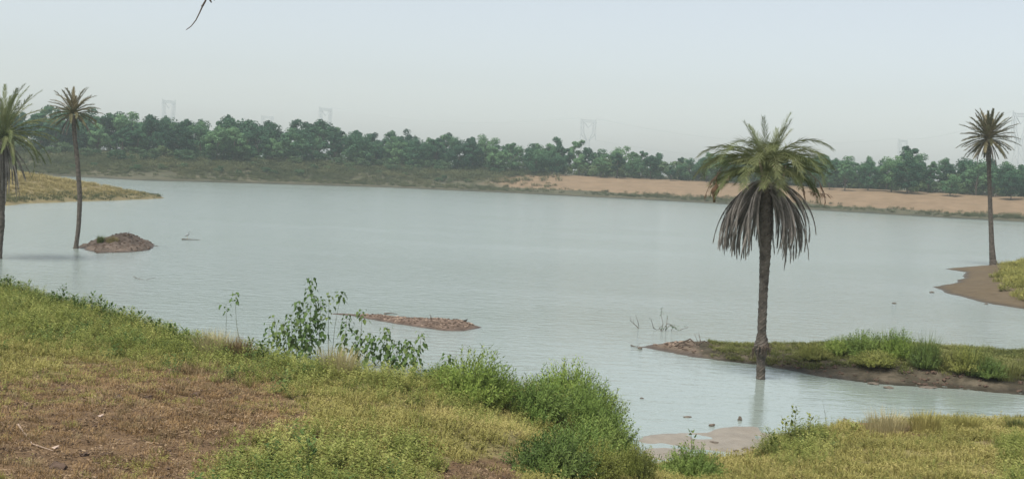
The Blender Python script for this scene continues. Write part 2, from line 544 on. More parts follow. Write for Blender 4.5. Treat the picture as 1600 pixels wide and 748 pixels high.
def near_h(x, y):
    x, y = np.asarray(x, float), np.asarray(y, float)
    z = np.empty(x.shape)
    for s in range(0, len(x), 20000):
        a, b = x[s:s + 20000], y[s:s + 20000]
        d2 = (a[:, None] - cp[None, :, 0]) ** 2 + (b[:, None] - cp[None, :, 1]) ** 2
        z[s:s + 20000] = (0.5 * d2 * np.log(d2 + 1e-9)) @ TW[:-3] + TW[-3] + TW[-2] * a + TW[-1] * b
    s = np.maximum(-sdf(x, y, RIM) + 0.5 * fbm(x * .6, y * .6, 23), 0)
    z = z - (0.75 * s - 0.35 * (1 - np.exp(-s / 0.5)))
    w = sm01(0.5 + (sdf(x, y, MUD) + 0.5 * fbm(x * .9, y * .9, 24)) / 1.1)
    z = z * (1 - w) + w * (0.012 + 0.10 * fbm(x * 1.1, y * 1.6, 25))
    k = np.clip(z * 3, 0.10, 1)
    z = z + k * (0.16 * fbm(x * 0.8, y * 0.8, 21) + 0.10 * fbm(x * 4, y * 4, 22, 3))
    return np.maximum(z, -1.6)


BROWN = [(-300, 585), (30, 592), (150, 575), (300, 580), (420, 605), (470, 650), (420, 690), (340, 730), (300, 800), (-300, 1100)]
BROWN2 = [(690, 728), (745, 716), (805, 722), (815, 800), (670, 800)]
BROWN3 = [(1330, 668), (1345, 658), (1420, 664), (1440, 676), (1380, 682)]


def soil_attr(x, y, z):
    px, py = proj(np.stack([x, y, z], 1))
    n = fbm(x * .5, y * .5, 31) * 70
    a = sm01(0.5 + (inpoly(px, py, BROWN) + n) / 90.0)
    b = sm01(0.5 + (inpoly(px, py, BROWN2) + n * .4) / 40.0)
    c = sm01(0.5 + (inpoly(px, py, BROWN3) + n * .2) / 20.0)
    return np.maximum(np.maximum(a, b), c)


def mud_attr(x, y, z):
    return sm01(1 - (z - 0.03) / 0.14)


m_near, t, p, r = earth('near_bank_soil', [(0.10, 0.088, 0.04), (0.17, 0.15, 0.065), (0.23, 0.19, 0.09)], scale=1.2, bscale=16, bdist=0.04, bump=0.7)
c1 = attr_mix(t, p, r.outputs[0], 'soil', [(0.075, 0.047, 0.026), (0.16, 0.105, 0.057)], 0.5, 1.6)
attr_mix(t, p, c1, 'mud', [(0.17, 0.150, 0.120), (0.245, 0.215, 0.175)], 0.2, 1.0)
ma = t.nodes.new('ShaderNodeAttribute'); ma.attribute_name = 'mud'
mrr = t.nodes.new('ShaderNodeMapRange'); mrr.inputs['To Min'].default_value = 0.95; mrr.inputs['To Max'].default_value = 0.35
t.links.new(ma.outputs['Fac'], mrr.inputs['Value']); t.links.new(mrr.outputs[0], p.inputs['Roughness'])
grid_mesh('near_bank', np.arange(-34, 28, 0.16), np.arange(2.5, 60, 0.16), near_h, m_near, {'soil': soil_attr, 'mud': mud_attr})


def hit(px, py, hf=near_h, y0=10.0, y1=62.0, n=900):
    """where the sight line through a photograph pixel meets a piece of ground"""
    v = ray(px, py)
    Y = np.linspace(y0, y1, n)
    X, Z = Y * v.x / v.y, CAM_H + Y * v.z / v.y
    H = np.maximum(hf(X, Y), 0.0)
    k = np.argmax(Z <= H)
    if not (Z <= H).any(): k = n - 1
    return Vector((X[k], Y[k], H[k]))


def gz(x, y, hf=near_h):
    return float(hf(np.array([x]), np.array([y]))[0])


# islands and spits ------------------------------------------------------
m_mud = earth('islet_mud', [(0.06, 0.048, 0.038), (0.105, 0.082, 0.066), (0.16, 0.125, 0.10)], scale=1.5, bscale=7, bdist=0.12, bump=0.9)
wet(m_mud[1], m_mud[2], .12); m_mud = m_mud[0]
ip = at(196, 385)


def islet_prof(s, x, y):
    d2 = ((x - ip.x) / 1.05) ** 2 + ((y - ip.y) / 1.9) ** 2
    d3 = ((x - ip.x + 2.0) / 1.0) ** 2 + ((y - ip.y) / 1.6) ** 2
    z = np.minimum(s * 0.5, 0.22) + 0.62 * np.exp(-d2) * sm01(s / 1.2) + 0.22 * np.exp(-d3) * sm01(s / 0.8)
    return z + 0.35 * fbm(x * 1.6, y * 1.6, 41) * sm01(s / 0.5)


land('mud_islet', [(122, 386), (135, 391), (154, 395.5), (180, 394.5), (203, 394), (227, 391.5), (239, 387), (241, 382), (225, 378), (190, 377), (150, 380)],
     islet_prof, 0.10, 2.0, m_mud, jit=0.25, jscale=1.2)

m_grav = earth('gravel_bar_soil', [(0.065, 0.048, 0.037), (0.115, 0.084, 0.066), (0.18, 0.135, 0.105)], scale=2.5, bscale=14, bdist=0.06, bump=0.9)
wet(m_grav[1], m_grav[2], .07); m_grav = m_grav[0]
land('gravel_bar', [(516, 489.5), (550, 493), (622, 506), (694, 516), (724, 517), (758, 511.5), (730, 504), (684, 500.5), (622, 497), (573, 493)],
     lambda s, x, y: np.minimum(s * 0.30, 0.15) + 0.14 * fbm(x * 1.8, y * 1.8, 43) * sm01(s / .4), 0.08, 1.2, m_grav, jit=0.16, jscale=0.9)

m_spit, t, p, r = earth('spit_mud', [(0.03, 0.027, 0.018), (0.055, 0.047, 0.032), (0.13, 0.108, 0.078)], scale=1.3, bscale=9, bdist=0.08, bump=0.8)
attr_mix(t, p, r.outputs[0], 'gravel', [(0.085, 0.066, 0.05), (0.15, 0.118, 0.09)], 0.6, 2.0)
wet(t, p, .12)
SPIT = [(998, 542), (1032, 549), (1076, 557), (1120, 563), (1184, 570), (1240, 580), (1280, 588), (1330, 595), (1400, 602), (1500, 609), (1600, 617), (1850, 640),
        (1850, 575), (1700, 566), (1600, 560), (1500, 552), (1400, 546), (1300, 541), (1184, 539), (1112, 537), (1056, 534), (1015, 538)]
sx = at(1184, 560).x


def spit_prof(s, x, y):
    k = sm01((x - sx) / 6.0)
    cap = 0.20 + 0.30 * k
    z = cap * sm01(s / (1.2 + 1.2 * k))
    return z + 0.22 * fbm(x * 1.1, y * 1.1, 44) * sm01(s / 0.8) + 0.1 * fbm(x * 4, y * 4, 45) * sm01(s / .4)


land('grassy_spit', SPIT, spit_prof, 0.10, 2.5, m_spit, jit=0.22, jscale=0.8,
     attrs={'gravel': lambda x, y, z: sm01((at(1105, 550).x - x) / 0.8)})

m_rb, t, p, r = earth('right_bank_mud', [(0.070, 0.054, 0.033), (0.108, 0.083, 0.052)], scale=1.2, bscale=7, bdist=0.05)
wet(t, p, .10)
land('right_bank', [(1454, 448), (1481, 458), (1533, 471), (1600, 483), (1850, 530), (1850, 405), (1600, 406), (1565, 410), (1541, 414), (1500, 418), (1476, 420), (1509, 425), (1496, 441)],
     lambda s, x, y: np.minimum(s * 0.13, 0.9) + 0.2 * fbm(x * .5, y * .5, 46) * sm01(s / 1.5), 0.25, 3.0, m_rb, jit=0.35, jscale=0.5)

m_lb = earth('left_bank_soil', [(0.12, 0.10, 0.055), (0.19, 0.16, 0.08)], scale=0.4, bscale=4, bdist=0.1)[0]
land('left_bank', [(-500, 340), (0, 323), (43, 318), (120, 315), (192, 313), (262, 309.6), (200, 304), (140, 300), (60, 296), (0, 294), (-500, 272)],
     lambda s, x, y: 2.7 * sm01(s / 22.0) ** 0.8 + 0.3 * sm01(s / 1.0) + 0.5 * fbm(x * .15, y * .15, 47) * sm01(s / 5), 0.5, 6.0, m_lb, jit=0.8, jscale=0.25)

# ------------------------------------------------------------------ scatter of what nobody could count
def scatter(name, pts, protos, mat, label):
    """one object: points with turn, tilt, size and pick, each carrying one of the small plant meshes"""
    n = len(pts)
    me = bpy.data.meshes.new(name)
    me.vertices.add(n)
    A = np.array(pts, dtype=np.float32)            # x y z rz tilt scale
    me.vertices.foreach_set('co', A[:, :3].ravel())
    a = me.attributes.new('turn', 'FLOAT_VECTOR', 'POINT')
    rot = np.stack([A[:, 4] * np.cos(A[:, 3] * 7), A[:, 4] * np.sin(A[:, 3] * 7), A[:, 3]], 1)
    a.data.foreach_set('vector', rot.ravel())
    a = me.attributes.new('size', 'FLOAT', 'POINT'); a.data.foreach_set('value', A[:, 5].copy())
    a = me.attributes.new('pick', 'INT', 'POINT'); a.data.foreach_set('value', np.random.randint(0, len(protos), n).astype(np.int32))
    me.update()
    me.materials.append(mat)
    o = bpy.data.objects.new(name, me)
    C.objects.link(o)
    ng = bpy.data.node_groups.new(name, 'GeometryNodeTree')
    ng.interface.new_socket('Geometry', in_out='INPUT', socket_type='NodeSocketGeometry')
    ng.interface.new_socket('Geometry', in_out='OUTPUT', socket_type='NodeSocketGeometry')
    N, Lk = ng.nodes, ng.links
    gi, go = N.new('NodeGroupInput'), N.new('NodeGroupOutput')
    g2i = N.new('GeometryNodeGeometryToInstance')
    for me2 in protos:
        po = bpy.data.objects.new(me2.name, me2)
        oi = N.new('GeometryNodeObjectInfo'); oi.inputs['Object'].default_value = po
        Lk.new(oi.outputs['Geometry'], g2i.inputs[0])
    iop = N.new('GeometryNodeInstanceOnPoints')
    iop.inputs['Pick Instance'].default_value = True
    Lk.new(gi.outputs[0], iop.inputs['Points'])
    Lk.new(g2i.outputs[0], iop.inputs['Instance'])
    for an, ty, sk in (('turn', 'FLOAT_VECTOR', 'Rotation'), ('size', 'FLOAT', 'Scale'), ('pick', 'INT', 'Instance Index')):
        na = N.new('GeometryNodeInputNamedAttribute'); na.data_type = ty
        na.inputs['Name'].default_value = an
        Lk.new(na.outputs['Attribute'], iop.inputs[sk])
    Lk.new(iop.outputs[0], go.inputs[0])
    md = o.modifiers.new('scatter', 'NODES'); md.node_group = ng
    return props(o, label=label, kind='stuff')


def blade(b, base, az, H, W, lean):
    d1 = Vector((math.cos(az) * lean * .4, math.sin(az) * lean * .4, 1)).normalized()
    d2 = Vector((math.cos(az) * lean * 1.5, math.sin(az) * lean * 1.5, 0.8)).normalized()
    s = Vector((-math.sin(az), math.cos(az), 0)) * W * .5
    p1, p2 = base + d1 * H * .55, base + d1 * H * .55 + d2 * H * .45
    i = len(b.v)
    b.v += [tuple(base - s), tuple(base + s), tuple(p1 + s * .8), tuple(p1 - s * .8), tuple(p2)]
    b.f += [(i, i + 1, i + 2, i + 3), (i + 3, i + 2, i + 4)]


def grass_clump(name, mat, n, H, W, spread, lean=0.6):
    b = MB()
    for _ in range(n):
        r, a = spread * math.sqrt(U(0, 1)), U(0, 2 * PI)
        blade(b, Vector((r * math.cos(a), r * math.sin(a), -0.02)), a + U(-1, 1), H * U(.5, 1.1), W * U(.7, 1.3), lean * U(.2, 1.4))
    return b.mesh(name, mat)


def herb_clump(name, mat, n, H, leaf, spread, per=9):
    b = MB()
    for _ in range(n):
        r, a = spread * math.sqrt(U(0, 1)), U(0, 2 * PI)
        base = Vector((r * math.cos(a), r * math.sin(a), -0.02))
        tilt = Vector((math.cos(a) * U(0, .5), math.sin(a) * U(0, .5), 1)).normalized()
        h = H * U(.45, 1.1)
        for k in range(per):
            q = base + tilt * h * (0.15 + 0.85 * k / (per - 1))
            az = k * 2.4 + U(-.5, .5)
            d = Vector((math.cos(az), math.sin(az), U(-.25, .8))).normalized()
            s = d.cross(Vector((0, 0, 1))).normalized()
            L = leaf * U(.6, 1.25)
            b.leaf(q, d, s, L, L * U(.4, .6), fold=.2)
    return b.mesh(name, mat)


def litter_clump(name, mat, n, spread, size):
    b = MB()
    for _ in range(n):
        r, a = spread * math.sqrt(U(0, 1)), U(0, 2 * PI)
        d = Vector((math.cos(U(0, 6.3)), math.sin(U(0, 6.3)), U(-.15, .35))).normalized()
        s = d.cross(Vector((U(-.5, .5), U(-.5, .5), 1))).normalized()
        L = size * U(.5, 1.5)
        b.leaf(Vector((r * math.cos(a), r * math.sin(a), U(.0, .04))), d, s, L, L * U(.2, .55), fold=U(-.3, .5))
    return b.mesh(name, mat)


def pebble_mesh(name, mat, seed):
    random.seed(seed)
    b = MB()
    me = bpy.data.meshes.new(name)
    import bmesh
    bm = bmesh.new()
    bmesh.ops.create_icosphere(bm, subdivisions=1, radius=1.0)
    for v in bm.verts:
        v.co = Vector((v.co.x * 1.15, v.co.y * .85, v.co.z * .6)) * U(.75, 1.15)
    bm.to_mesh(me); bm.free()
    me.materials.append(mat)
    return me


def lump(name, mat, loc, sx_, sy_, sz_, rz=0.0, sub=2, rough=0.22, parent=None):
    import bmesh
    me = bpy.data.meshes.new(name)
    bm = bmesh.new()
    bmesh.ops.create_icosphere(bm, subdivisions=sub, radius=1.0)
    ph = [U(0, 6) for _ in range(6)]
    for v in bm.verts:
        c = v.co
        k = 1 + rough * (math.sin(c.x * 3 + ph[0]) * math.sin(c.y * 3.4 + ph[1]) + .6 * math.sin(c.z * 5 + ph[2] + c.x * 4)) + U(-.08, .08)
        v.co = Vector((c.x * sx_, c.y * sy_, c.z * sz_)) * k
    bm.to_mesh(me); bm.free()
    me.materials.append(mat)
    o = link_mesh(name, me, parent)
    o.location = loc
    o.rotation_euler = (0, 0, rz)
    return o


def rand_pts(region, n_per_m2, hf, accept, size=(0.8, 1.2), tilt=0.25, zoff=0.0):
    x0, x1, y0, y1 = region
    n = int((x1 - x0) * (y1 - y0) * n_per_m2)
    x, y = np.random.uniform(x0, x1, n), np.random.uniform(y0, y1, n)
    z = hf(x, y)
    k = z > 0.01
    x, y, z = x[k], y[k], z[k]
    px, py = proj(np.stack([x, y, z], 1))
    pr, sc = accept(x, y, z, px, py)
    k = np.random.uniform(0, 1, len(x)) < pr
    x, y, z, sc = x[k], y[k], z[k], (sc[k] if hasattr(sc, '__len__') else np.full(k.sum(), sc))
    m = len(x)
    return np.stack([x, y, z + zoff, np.random.uniform(0, 6.28, m), np.random.uniform(-tilt, tilt, m), sc * np.random.uniform(size[0], size[1], m)], 1)


NEAR = (-24, 22, 12, 46)


def soil_of(x, y, z, px, py):
    return soil_attr(x, y, z)


CRX = np.array([-300, 0, 100, 200, 300, 420, 560, 680, 800, 900, 1000])
CRY = np.array([490, 535, 548, 560, 580, 600, 612, 640, 660, 680, 740])


def green_band(px, py):
    return sm01((np.interp(px, CRX, CRY) - py) / 50.0 + 0.5) * (px < 1020)


def low_green(x, y, px, py):
    a = sm01(0.5 + inpoly(px, py, [(330, 760), (380, 700), (480, 680), (640, 690), (690, 720), (650, 800), (300, 800)]) / 50.0)
    b = sm01(0.5 + inpoly(px, py, [(1560, 690), (1700, 680), (1700, 800), (1570, 800)]) / 30.0)
    c = sm01(0.5 + inpoly(px, py, [(1190, 690), (1280, 670), (1310, 705), (1260, 725), (1190, 720)]) / 30.0)
    return np.clip(np.maximum(np.maximum(a, b), c) * (1.15 + 1.6 * fbm(x * .8, y * .8, 68)), 0, 1)


def in_frame(px, py):
    return (px > -140) & (px < 1740) & (py < 800) & (py > 380)


def acc_green(x, y, z, px, py):
    g_ = np.maximum(green_band(px, py), low_green(x, y, px, py))
    n = fbm(x * .7, y * .7, 61) * 2.0
    pr = np.clip(g_ + n * .5 * g_ + 0.10, 0, 1) * (1 - soil_attr(x, y, z)) * in_frame(px, py)
    return pr * (z > .05), 0.68 + 0.45 * g_


def acc_yel(x, y, z, px, py):
    g_ = np.maximum(green_band(px, py), low_green(x, y, px, py))
    s = soil_attr(x, y, z)
    return np.clip((1 - .5 * g_), 0, 1) * np.clip(1.12 - 1.1 * s + 1.5 * fbm(x * .55, y * .55, 71) * s, 0, 1) * in_frame(px, py) * (z > .08), 0.7 + .5 * (1 - s)


def acc_dry(x, y, z, px, py):
    s = soil_attr(x, y, z)
    n = fbm(x * .9, y * .9, 62) * 2
    g_ = green_band(px, py)
    rim = sm01(1 - np.abs(py - 560) / 60) * (np.abs(px - 350) < 70)
    return np.clip(.25 + n * .5 + .15 * s + rim, 0.02, 1) * (1 - .7 * g_ * (1 - rim)) * in_frame(px, py) * (z > .06), .8 + .5 * rim


def acc_lit(x, y, z, px, py):
    return soil_attr(x, y, z) * in_frame(px, py), 1.0


pg = [herb_clump('herb', M['herb_g'], 14, .22, .036, .16, per=11) for _ in range(4)] + [herb_clump('herb', M['herb_g'], 8, .34, .05, .12, per=14) for _ in range(2)]
scatter('green_ground_cover', rand_pts(NEAR, 26, near_h, acc_green), pg, M['herb_g'], 'green leafy weeds covering the near bank along its crest')
pyl = [herb_clump('herb', M['herb_y'], 12, .13, .038, .17, per=8) for _ in range(4)] + [grass_clump('grass', M['herb_y'], 30, .16, .012, .16) for _ in range(2)]
scatter('yellow_ground_cover', rand_pts(NEAR, 30, near_h, acc_yel), pyl, M['herb_y'], 'yellowish low herbs and grass covering the near bank')
pd = [grass_clump('grass', M['drygrass'], 26, .17, .010, .14, 1.0) for _ in range(4)]
scatter('dry_grass', rand_pts(NEAR, 16, near_h, acc_dry), pd, M['drygrass'], 'dry brown grass between the weeds and on bare soil')
pw_ = [grass_clump('grass', M['wither'], 34, .085, .010, .17, 1.3) for _ in range(4)]
scatter('withered_grass', rand_pts((-18, 8, 12, 32), 34, near_h, lambda x, y, z, px, py: (np.clip(soil_attr(x, y, z) * (.25 + .9 * sm01((710 - py) / 80) + 1.6 * fbm(x * .8, y * .8, 66)), 0, 1), 1.0)),
        pw_, M['wither'], 'short withered grass on the bare brown patch')
ph_ = [herb_clump('herb', M['weed'], 5, .42, .075, .10, per=16) for _ in range(3)]
scatter('tall_herbs', rand_pts(NEAR, 3.0, near_h, lambda x, y, z, px, py: (np.clip(np.maximum(green_band(px, py), .7 * low_green(x, y, px, py)) * (.4 + 2.5 * fbm(x * .6, y * .6, 67)), 0, 1) * in_frame(px, py) * (z > .2), .85)),
        ph_, M['weed'], 'darker taller herbs standing among the green ground cover')
pl = [litter_clump('litter', M['litter'], 16, .2, .045) for _ in range(5)]
scatter('leaf_litter', rand_pts((-16, 6, 12, 30), 30, near_h, acc_lit, tilt=.1), pl, M['litter'], 'dead leaves and crumbled soil strewn on the bare brown patch')

# far bank scrub
ps = [herb_clump('scrub', M['scrub'], 16, .7, .26, .7, per=6) for _ in range(4)]


def acc_scrub(x, y, z, px, py):
    s = y - shore_y(x)
    sand = sand_attr(x, y, z)
    n = fbm(x * .08, y * .08, 63) * 2.5
    return np.clip(.6 + n + .6 * sm01((s - 10) / 25), 0, 1) * (1 - sand) * (s > 3) * (s < 62) * (px > -80) * (px < 1700), .6 + .7 * sm01(s / 40)


scatter('bank_scrub', rand_pts((-150, 160, 235, 360), 1.3, far_h, acc_scrub), ps, M['scrub'], 'low olive scrub covering the slope of the far bank')

# grass of the left bank, the right bank and the spit
pst = [grass_clump('grass', M['straw'], 40, .40, .035, .5, .7) for _ in range(4)]
scatter('straw_grass', rand_pts((-110, -38, 105, 175), 2.2, HF['left_bank'][0], lambda x, y, z, px, py: (sm01((z - .25) / .4) * (px > -80), .7 + .25 * z)), pst, M['straw'],
        'straw yellow grass covering the low spit at the far left')
pgr = [grass_clump('grass', M['scrub'], 30, .40, .04, .5, .7) for _ in range(2)]
scatter('shore_grass', rand_pts((-110, -38, 105, 175), 1.5, HF['left_bank'][0], lambda x, y, z, px, py: (sm01((z - .05) / .1) * sm01((.9 - z) / .3) * (px > -80), .9)), pgr, M['scrub'],
        'greyish green grass along the foot of the yellow spit')
gpoly = [tuple(at(a, b, .4)[:2]) for a, b in [(1568, 407), (1548, 432), (1560, 452), (1600, 464), (1850, 510), (1850, 400), (1600, 403)]]
prg = [grass_clump('grass', M['ygreen'], 40, .38, .025, .3, .7) for _ in range(3)] + [herb_clump('herb', M['ygreen'], 14, .42, .10, .3) for _ in range(2)]
scatter('bank_grass', rand_pts((22, 60, 55, 105), 5, HF['right_bank'][0], lambda x, y, z, px, py: (sm01((sdf(x, y, gpoly) + fbm(x, y, 5) * 2) / 1.0) * (px < 1720), 1.0 + .3 * fbm(x * .5, y * .5, 8))), prg,
        M['ygreen'], 'yellow green grass growing on the muddy bank beside the tall slim palm')
psg = [grass_clump('grass', M['spit'], 40, .16, .012, .18, .8) for _ in range(3)] + [herb_clump('herb', M['spit'], 12, .14, .05, .2) for _ in range(2)]
x_gr = at(1100, 550).x


def acc_spit(x, y, z, px, py):
    s = sdf(x, y, HF['grassy_spit'][1])
    k = sm01((x - sx - 1) / 4)
    front = np.interp(px, [1100, 1200, 1280, 1400, 1500, 1600, 1700], [560, 572, 572, 575, 583, 590, 600])
    return sm01((x - x_gr + fbm(x, y, 4)) / .6) * sm01((front + 14 * fbm(x * 1.5, y * 1.5, 7) * 2 - py) / 10 + .5) * (z > .02), .8 + .25 * k


scatter('spit_grass', rand_pts((5, 24, 36, 48), 34, HF['grassy_spit'][0], acc_spit), psg, M['spit'], 'short green grass covering the low spit around the big palm')

# gravel on the bar and on the tip of the spit
pb = [pebble_mesh('pebble', M['pebble'], k) for k in range(5)]
scatter('gravel', np.vstack([
    rand_pts((-9, 1, 42, 52), 90, HF['gravel_bar'][0], lambda x, y, z, px, py: (sm01((z - .03) / .05), .045), size=(.4, 1.5)),
    rand_pts((3.8, 7.6, 40, 47), 70, HF['grassy_spit'][0], lambda x, y, z, px, py: (sm01((x_gr - x) / .8) * sm01((z - .05) / .05), .05), size=(.4, 1.5))]),
    pb, M['pebble'], 'reddish brown gravel on the low bar and the bare tip of the spit')
cl = [pebble_mesh('clod', M['clod'], 20 + k) for k in range(4)]
scatter('mud_clods', np.vstack([
    rand_pts((8, 24, 36, 43), 9, HF['grassy_spit'][0], lambda x, y, z, px, py: ((z < .45) * (py > 565) * 1.0, .07), size=(.3, 1.5)),
    rand_pts((-28, -20, 70, 84), 9, HF['mud_islet'][0], lambda x, y, z, px, py: (np.ones(len(x)), .07), size=(.4, 1.6)),
    rand_pts((-12, 2, 13, 26), 5, near_h, lambda x, y, z, px, py: (soil_attr(x, y, z), .03), size=(.4, 1.5))]),
    cl, M['clod'], 'small dark clods of earth on the muddy shores and bare patch')

# ------------------------------------------------------------------ palms
def palm_trunk(path, rad, seed, ringh=0.11, n=14):
    """path points in world; rings of old leaf bases roughen the surface"""
    random.seed(seed)
    P = [Vector(p) for p in path]
    cum = [0]
    for a, b in zip(P, P[1:]): cum.append(cum[-1] + (b - a).length)
    T = cum[-1]
    m = int(T / 0.045)
    pts, rr = [], []
    xs_, = [np.array(cum)],
    co = np.array([tuple(p) for p in P])
    ra = np.array(rad)
    for i in range(m + 1):
        s = T * i / m
        # smooth interpolation
        q = [np.interp(s, xs_[0], co[:, k]) for k in range(3)]
        q2 = [np.interp(min(T, s + .35), xs_[0], co[:, k]) for k in range(3)]
        q0 = [np.interp(max(0, s - .35), xs_[0], co[:, k]) for k in range(3)]
        pts.append(Vector([(a + b + c) / 3 for a, b, c in zip(q, q2, q0)]) if 0 < i < m else Vector(q))
        r = float(np.interp(s, xs_[0], ra))

        def f(k, r=r, s=s):
            u = s / ringh + (0.5 if k % 2 else 0.0)
            fr = u - math.floor(u)
            return r * (0.93 + 0.13 * fr + 0.05 * math.sin(k * 5.1 + math.floor(u) * 2.7))
        rr.append(f)
    b = MB()
    b.tube(pts, rr, n)
    return b


def frond_mesh(b, org, az, e0, droop, L, nl, lw, ll, spread, seg=9, rr=0.022, collapse=0.0, droopy=0.25, twist=0.0, pw=1.15):
    """one feather leaf: a tapering rachis with folded leaflets down both sides"""
    h = Vector((math.cos(az), math.sin(az), 0))
    h2 = Vector((-math.sin(az), math.cos(az), 0))
    P, p = [], Vector(org)
    tw = 0
    for i in range(seg + 1):
        t = i / seg
        P.append(p.copy())
        e = e0 - droop * t ** pw
        tw += twist / seg
        d = (h * math.cos(e) + Vector((0, 0, math.sin(e))) + h2 * tw).normalized()
        p = p + d * (L / seg)
    b.tube(P, [rr * (1 - .85 * i / seg) for i in range(seg + 1)], 4, cap=False)
    for i in range(nl):
        t = 0.16 + 0.84 * (i + .5) / nl
        f = t * seg
        k = min(int(f), seg - 1)
        q = P[k].lerp(P[k + 1], f - k)
        d = (P[k + 1] - P[k]).normalized()
        s0 = d.cross(Vector((0, 0, 1)))
        s0 = s0.normalized() if s0.length > .05 else h2
        up = s0.cross(d)
        le = ll * (math.sin(PI * (0.12 + 0.80 * t)) ** .6) * U(.8, 1.15)
        for sg in (1, -1):
            a = spread * (1 - .45 * t) * U(.8, 1.2)
            v = U(-.15, .45) * (1 - collapse)
            dd_ = (d * math.cos(a) + s0 * (sg * math.sin(a)) + up * v - Vector((0, 0, droopy * U(.4, 1.3)))).normalized()
            ss = dd_.cross(up if abs(dd_.dot(up)) < .9 else s0)
            ss = ss.normalized() if ss.length > 1e-4 else s0
            b.leaf(q, dd_, ss, le, lw * U(.8, 1.2), fold=.15, mid=.3, droop=droopy * .35)


def palm(name_label, path, rad, crown, seed, green, dry, fm, group, cat='palm tree', ringh=0.11):
    root = empty('date_palm', path[0])
    props(root, name_label, cat, group)
    off = Vector(path[0])
    tb = palm_trunk([Vector(p) - off for p in path], rad, seed, ringh)
    tb.build('trunk', M['bark'], root, smooth=False)
    random.seed(seed + 1)
    c = Vector(crown) - off
    for g_ in green:
        b = MB()
        frond_mesh(b, c + Vector((math.cos(g_['az']) * .10, math.sin(g_['az']) * .10, g_.get('z', 0))), **{k: v for k, v in g_.items() if k != 'z' and k != 'mat'})
        b.build('frond', g_.get('mat', fm), root)
    for g_ in dry:
        b = MB()
        frond_mesh(b, c + Vector((math.cos(g_['az']) * .14, math.sin(g_['az']) * .14, g_.get('z', 0))), **{k: v for k, v in g_.items() if k != 'z' and k != 'mat'})
        b.build('dry_frond', g_.get('mat', M['dry']), root)
    return root, c


GP = 'wild date palms around the lake'
# the big palm at the water's edge
D0 = at(1189, 592).y
path = [at_y(1189, 598, D0), at_y(1189, 560, D0), at_y(1190, 540, D0), at_y(1190, 520, D0), at_y(1193, 450, D0), at_y(1196, 390, D0), at_y(1197, 330, D0), at_y(1196.5, 270, D0)]
path[0].z = -0.5
gr, dr = [], []
random.seed(101)
for i in range(9):
    gr.append(dict(az=i * 2.39996, e0=R(U(66, 88)), droop=R(U(12, 45)), L=U(1.45, 1.9), nl=44, lw=.014, ll=.30, spread=R(42), droopy=.05, z=.12, twist=U(-.3, .3)))
for i in range(34):
    gr.append(dict(az=i * 2.39996 + U(-.2, .2), e0=R(U(34, 74)), droop=R(U(105, 145)), L=U(1.9, 2.4), nl=66, lw=.013, ll=.44, spread=R(62), droopy=U(.05, .3), z=.08, twist=U(-.5, .5)))
for i in range(26):
    gr.append(dict(az=i * 2.39996 + U(-.2, .2), e0=R(U(8, 40)), droop=R(U(60, 95)), L=U(1.55, 1.9), nl=60, lw=.013, ll=.42, spread=R(60), droopy=U(.05, .35), z=.02, twist=U(-.5, .5)))
# two long side fronds that end in hanging dry tips
for az in (PI - .15, PI + .3, .1, -.25):
    gr.append(dict(az=az, e0=R(18), droop=R(105), L=1.95, nl=34, lw=.028, ll=.36, spread=R(38), droopy=.55, z=-.02, twist=0))
for i in range(135):
    az = i * 2.39996
    toward = math.cos(az + PI / 2)                 # 1 = straight at the camera
    if toward > .90: continue
    f = random.random()
    e0 = R(U(-44, 8) - 12 * f)
    dr.append(dict(az=az + U(-.1, .1), e0=e0, droop=e0 + R(U(88, 104)), L=U(1.9, 2.45), nl=34, lw=.024, ll=.34, spread=R(12), collapse=.8, droopy=.5, pw=.75, z=-.24 - .34 * f, rr=.03, twist=U(-.25, .25)))
for i in range(9):
    dr.append(dict(az=U(0, 6.28), e0=R(U(-72, -55)), droop=R(24), L=U(1.5, 2.2), nl=24, lw=.03, ll=.34, spread=R(12), collapse=.9, droopy=.4, z=-.3, rr=.03))
big, bc = palm('large wild date palm with a grey skirt of dry fronds at the water edge', path,
               [.135, .135, .225, .135, .135, .175, .185, .15], at_y(1197, 272, D0), 11, gr, dr, M['frond'], GP)
bigc = at_y(1197, 272, D0)
off = Vector(path[0])
# aerial root collar at the old water line and pale cut leaf stalks under the crown
b = MB()
cz = at_y(1190, 540, D0) - off
for i in range(46):
    a = U(0, 6.28); r0 = U(.14, .2)
    p0 = cz + Vector((math.cos(a) * r0, math.sin(a) * r0, U(-.05, .12)))
    p1 = p0 + Vector((math.cos(a) * U(.03, .11), math.sin(a) * U(.03, .11), -U(.06, .16)))
    p2 = p1 + Vector((math.cos(a) * U(-.03, .03), math.sin(a) * U(-.03, .03), -U(.1, .3)))
    b.tube([p0, p1, p2], [.02, .016, .007], 4)
o = b.build('root_collar', M['wood'], big)
o['label'] = 'dark collar of aerial roots around the trunk'
o['kind'] = 'stuff'
for (x0, y0, x1, y1, x2, y2) in [(1215, 281, 1224, 276, 1228, 259), (1192, 275, 1189, 262, 1185, 246), (1132, 282, 1138, 281, 1139, 274), (1168, 274, 1171, 270, 1173, 264), (1209, 272, 1211, 266, 1208, 258)]:
    b = MB()
    b.tube([at_y(x0, y0, D0 - .25) - off, at_y(x1, y1, D0 - .45) - off, at_y(x2, y2, D0 - .5) - off], [.035, .04, .012], 6)
    b.build('leaf_stalk', M['palewood'], big)
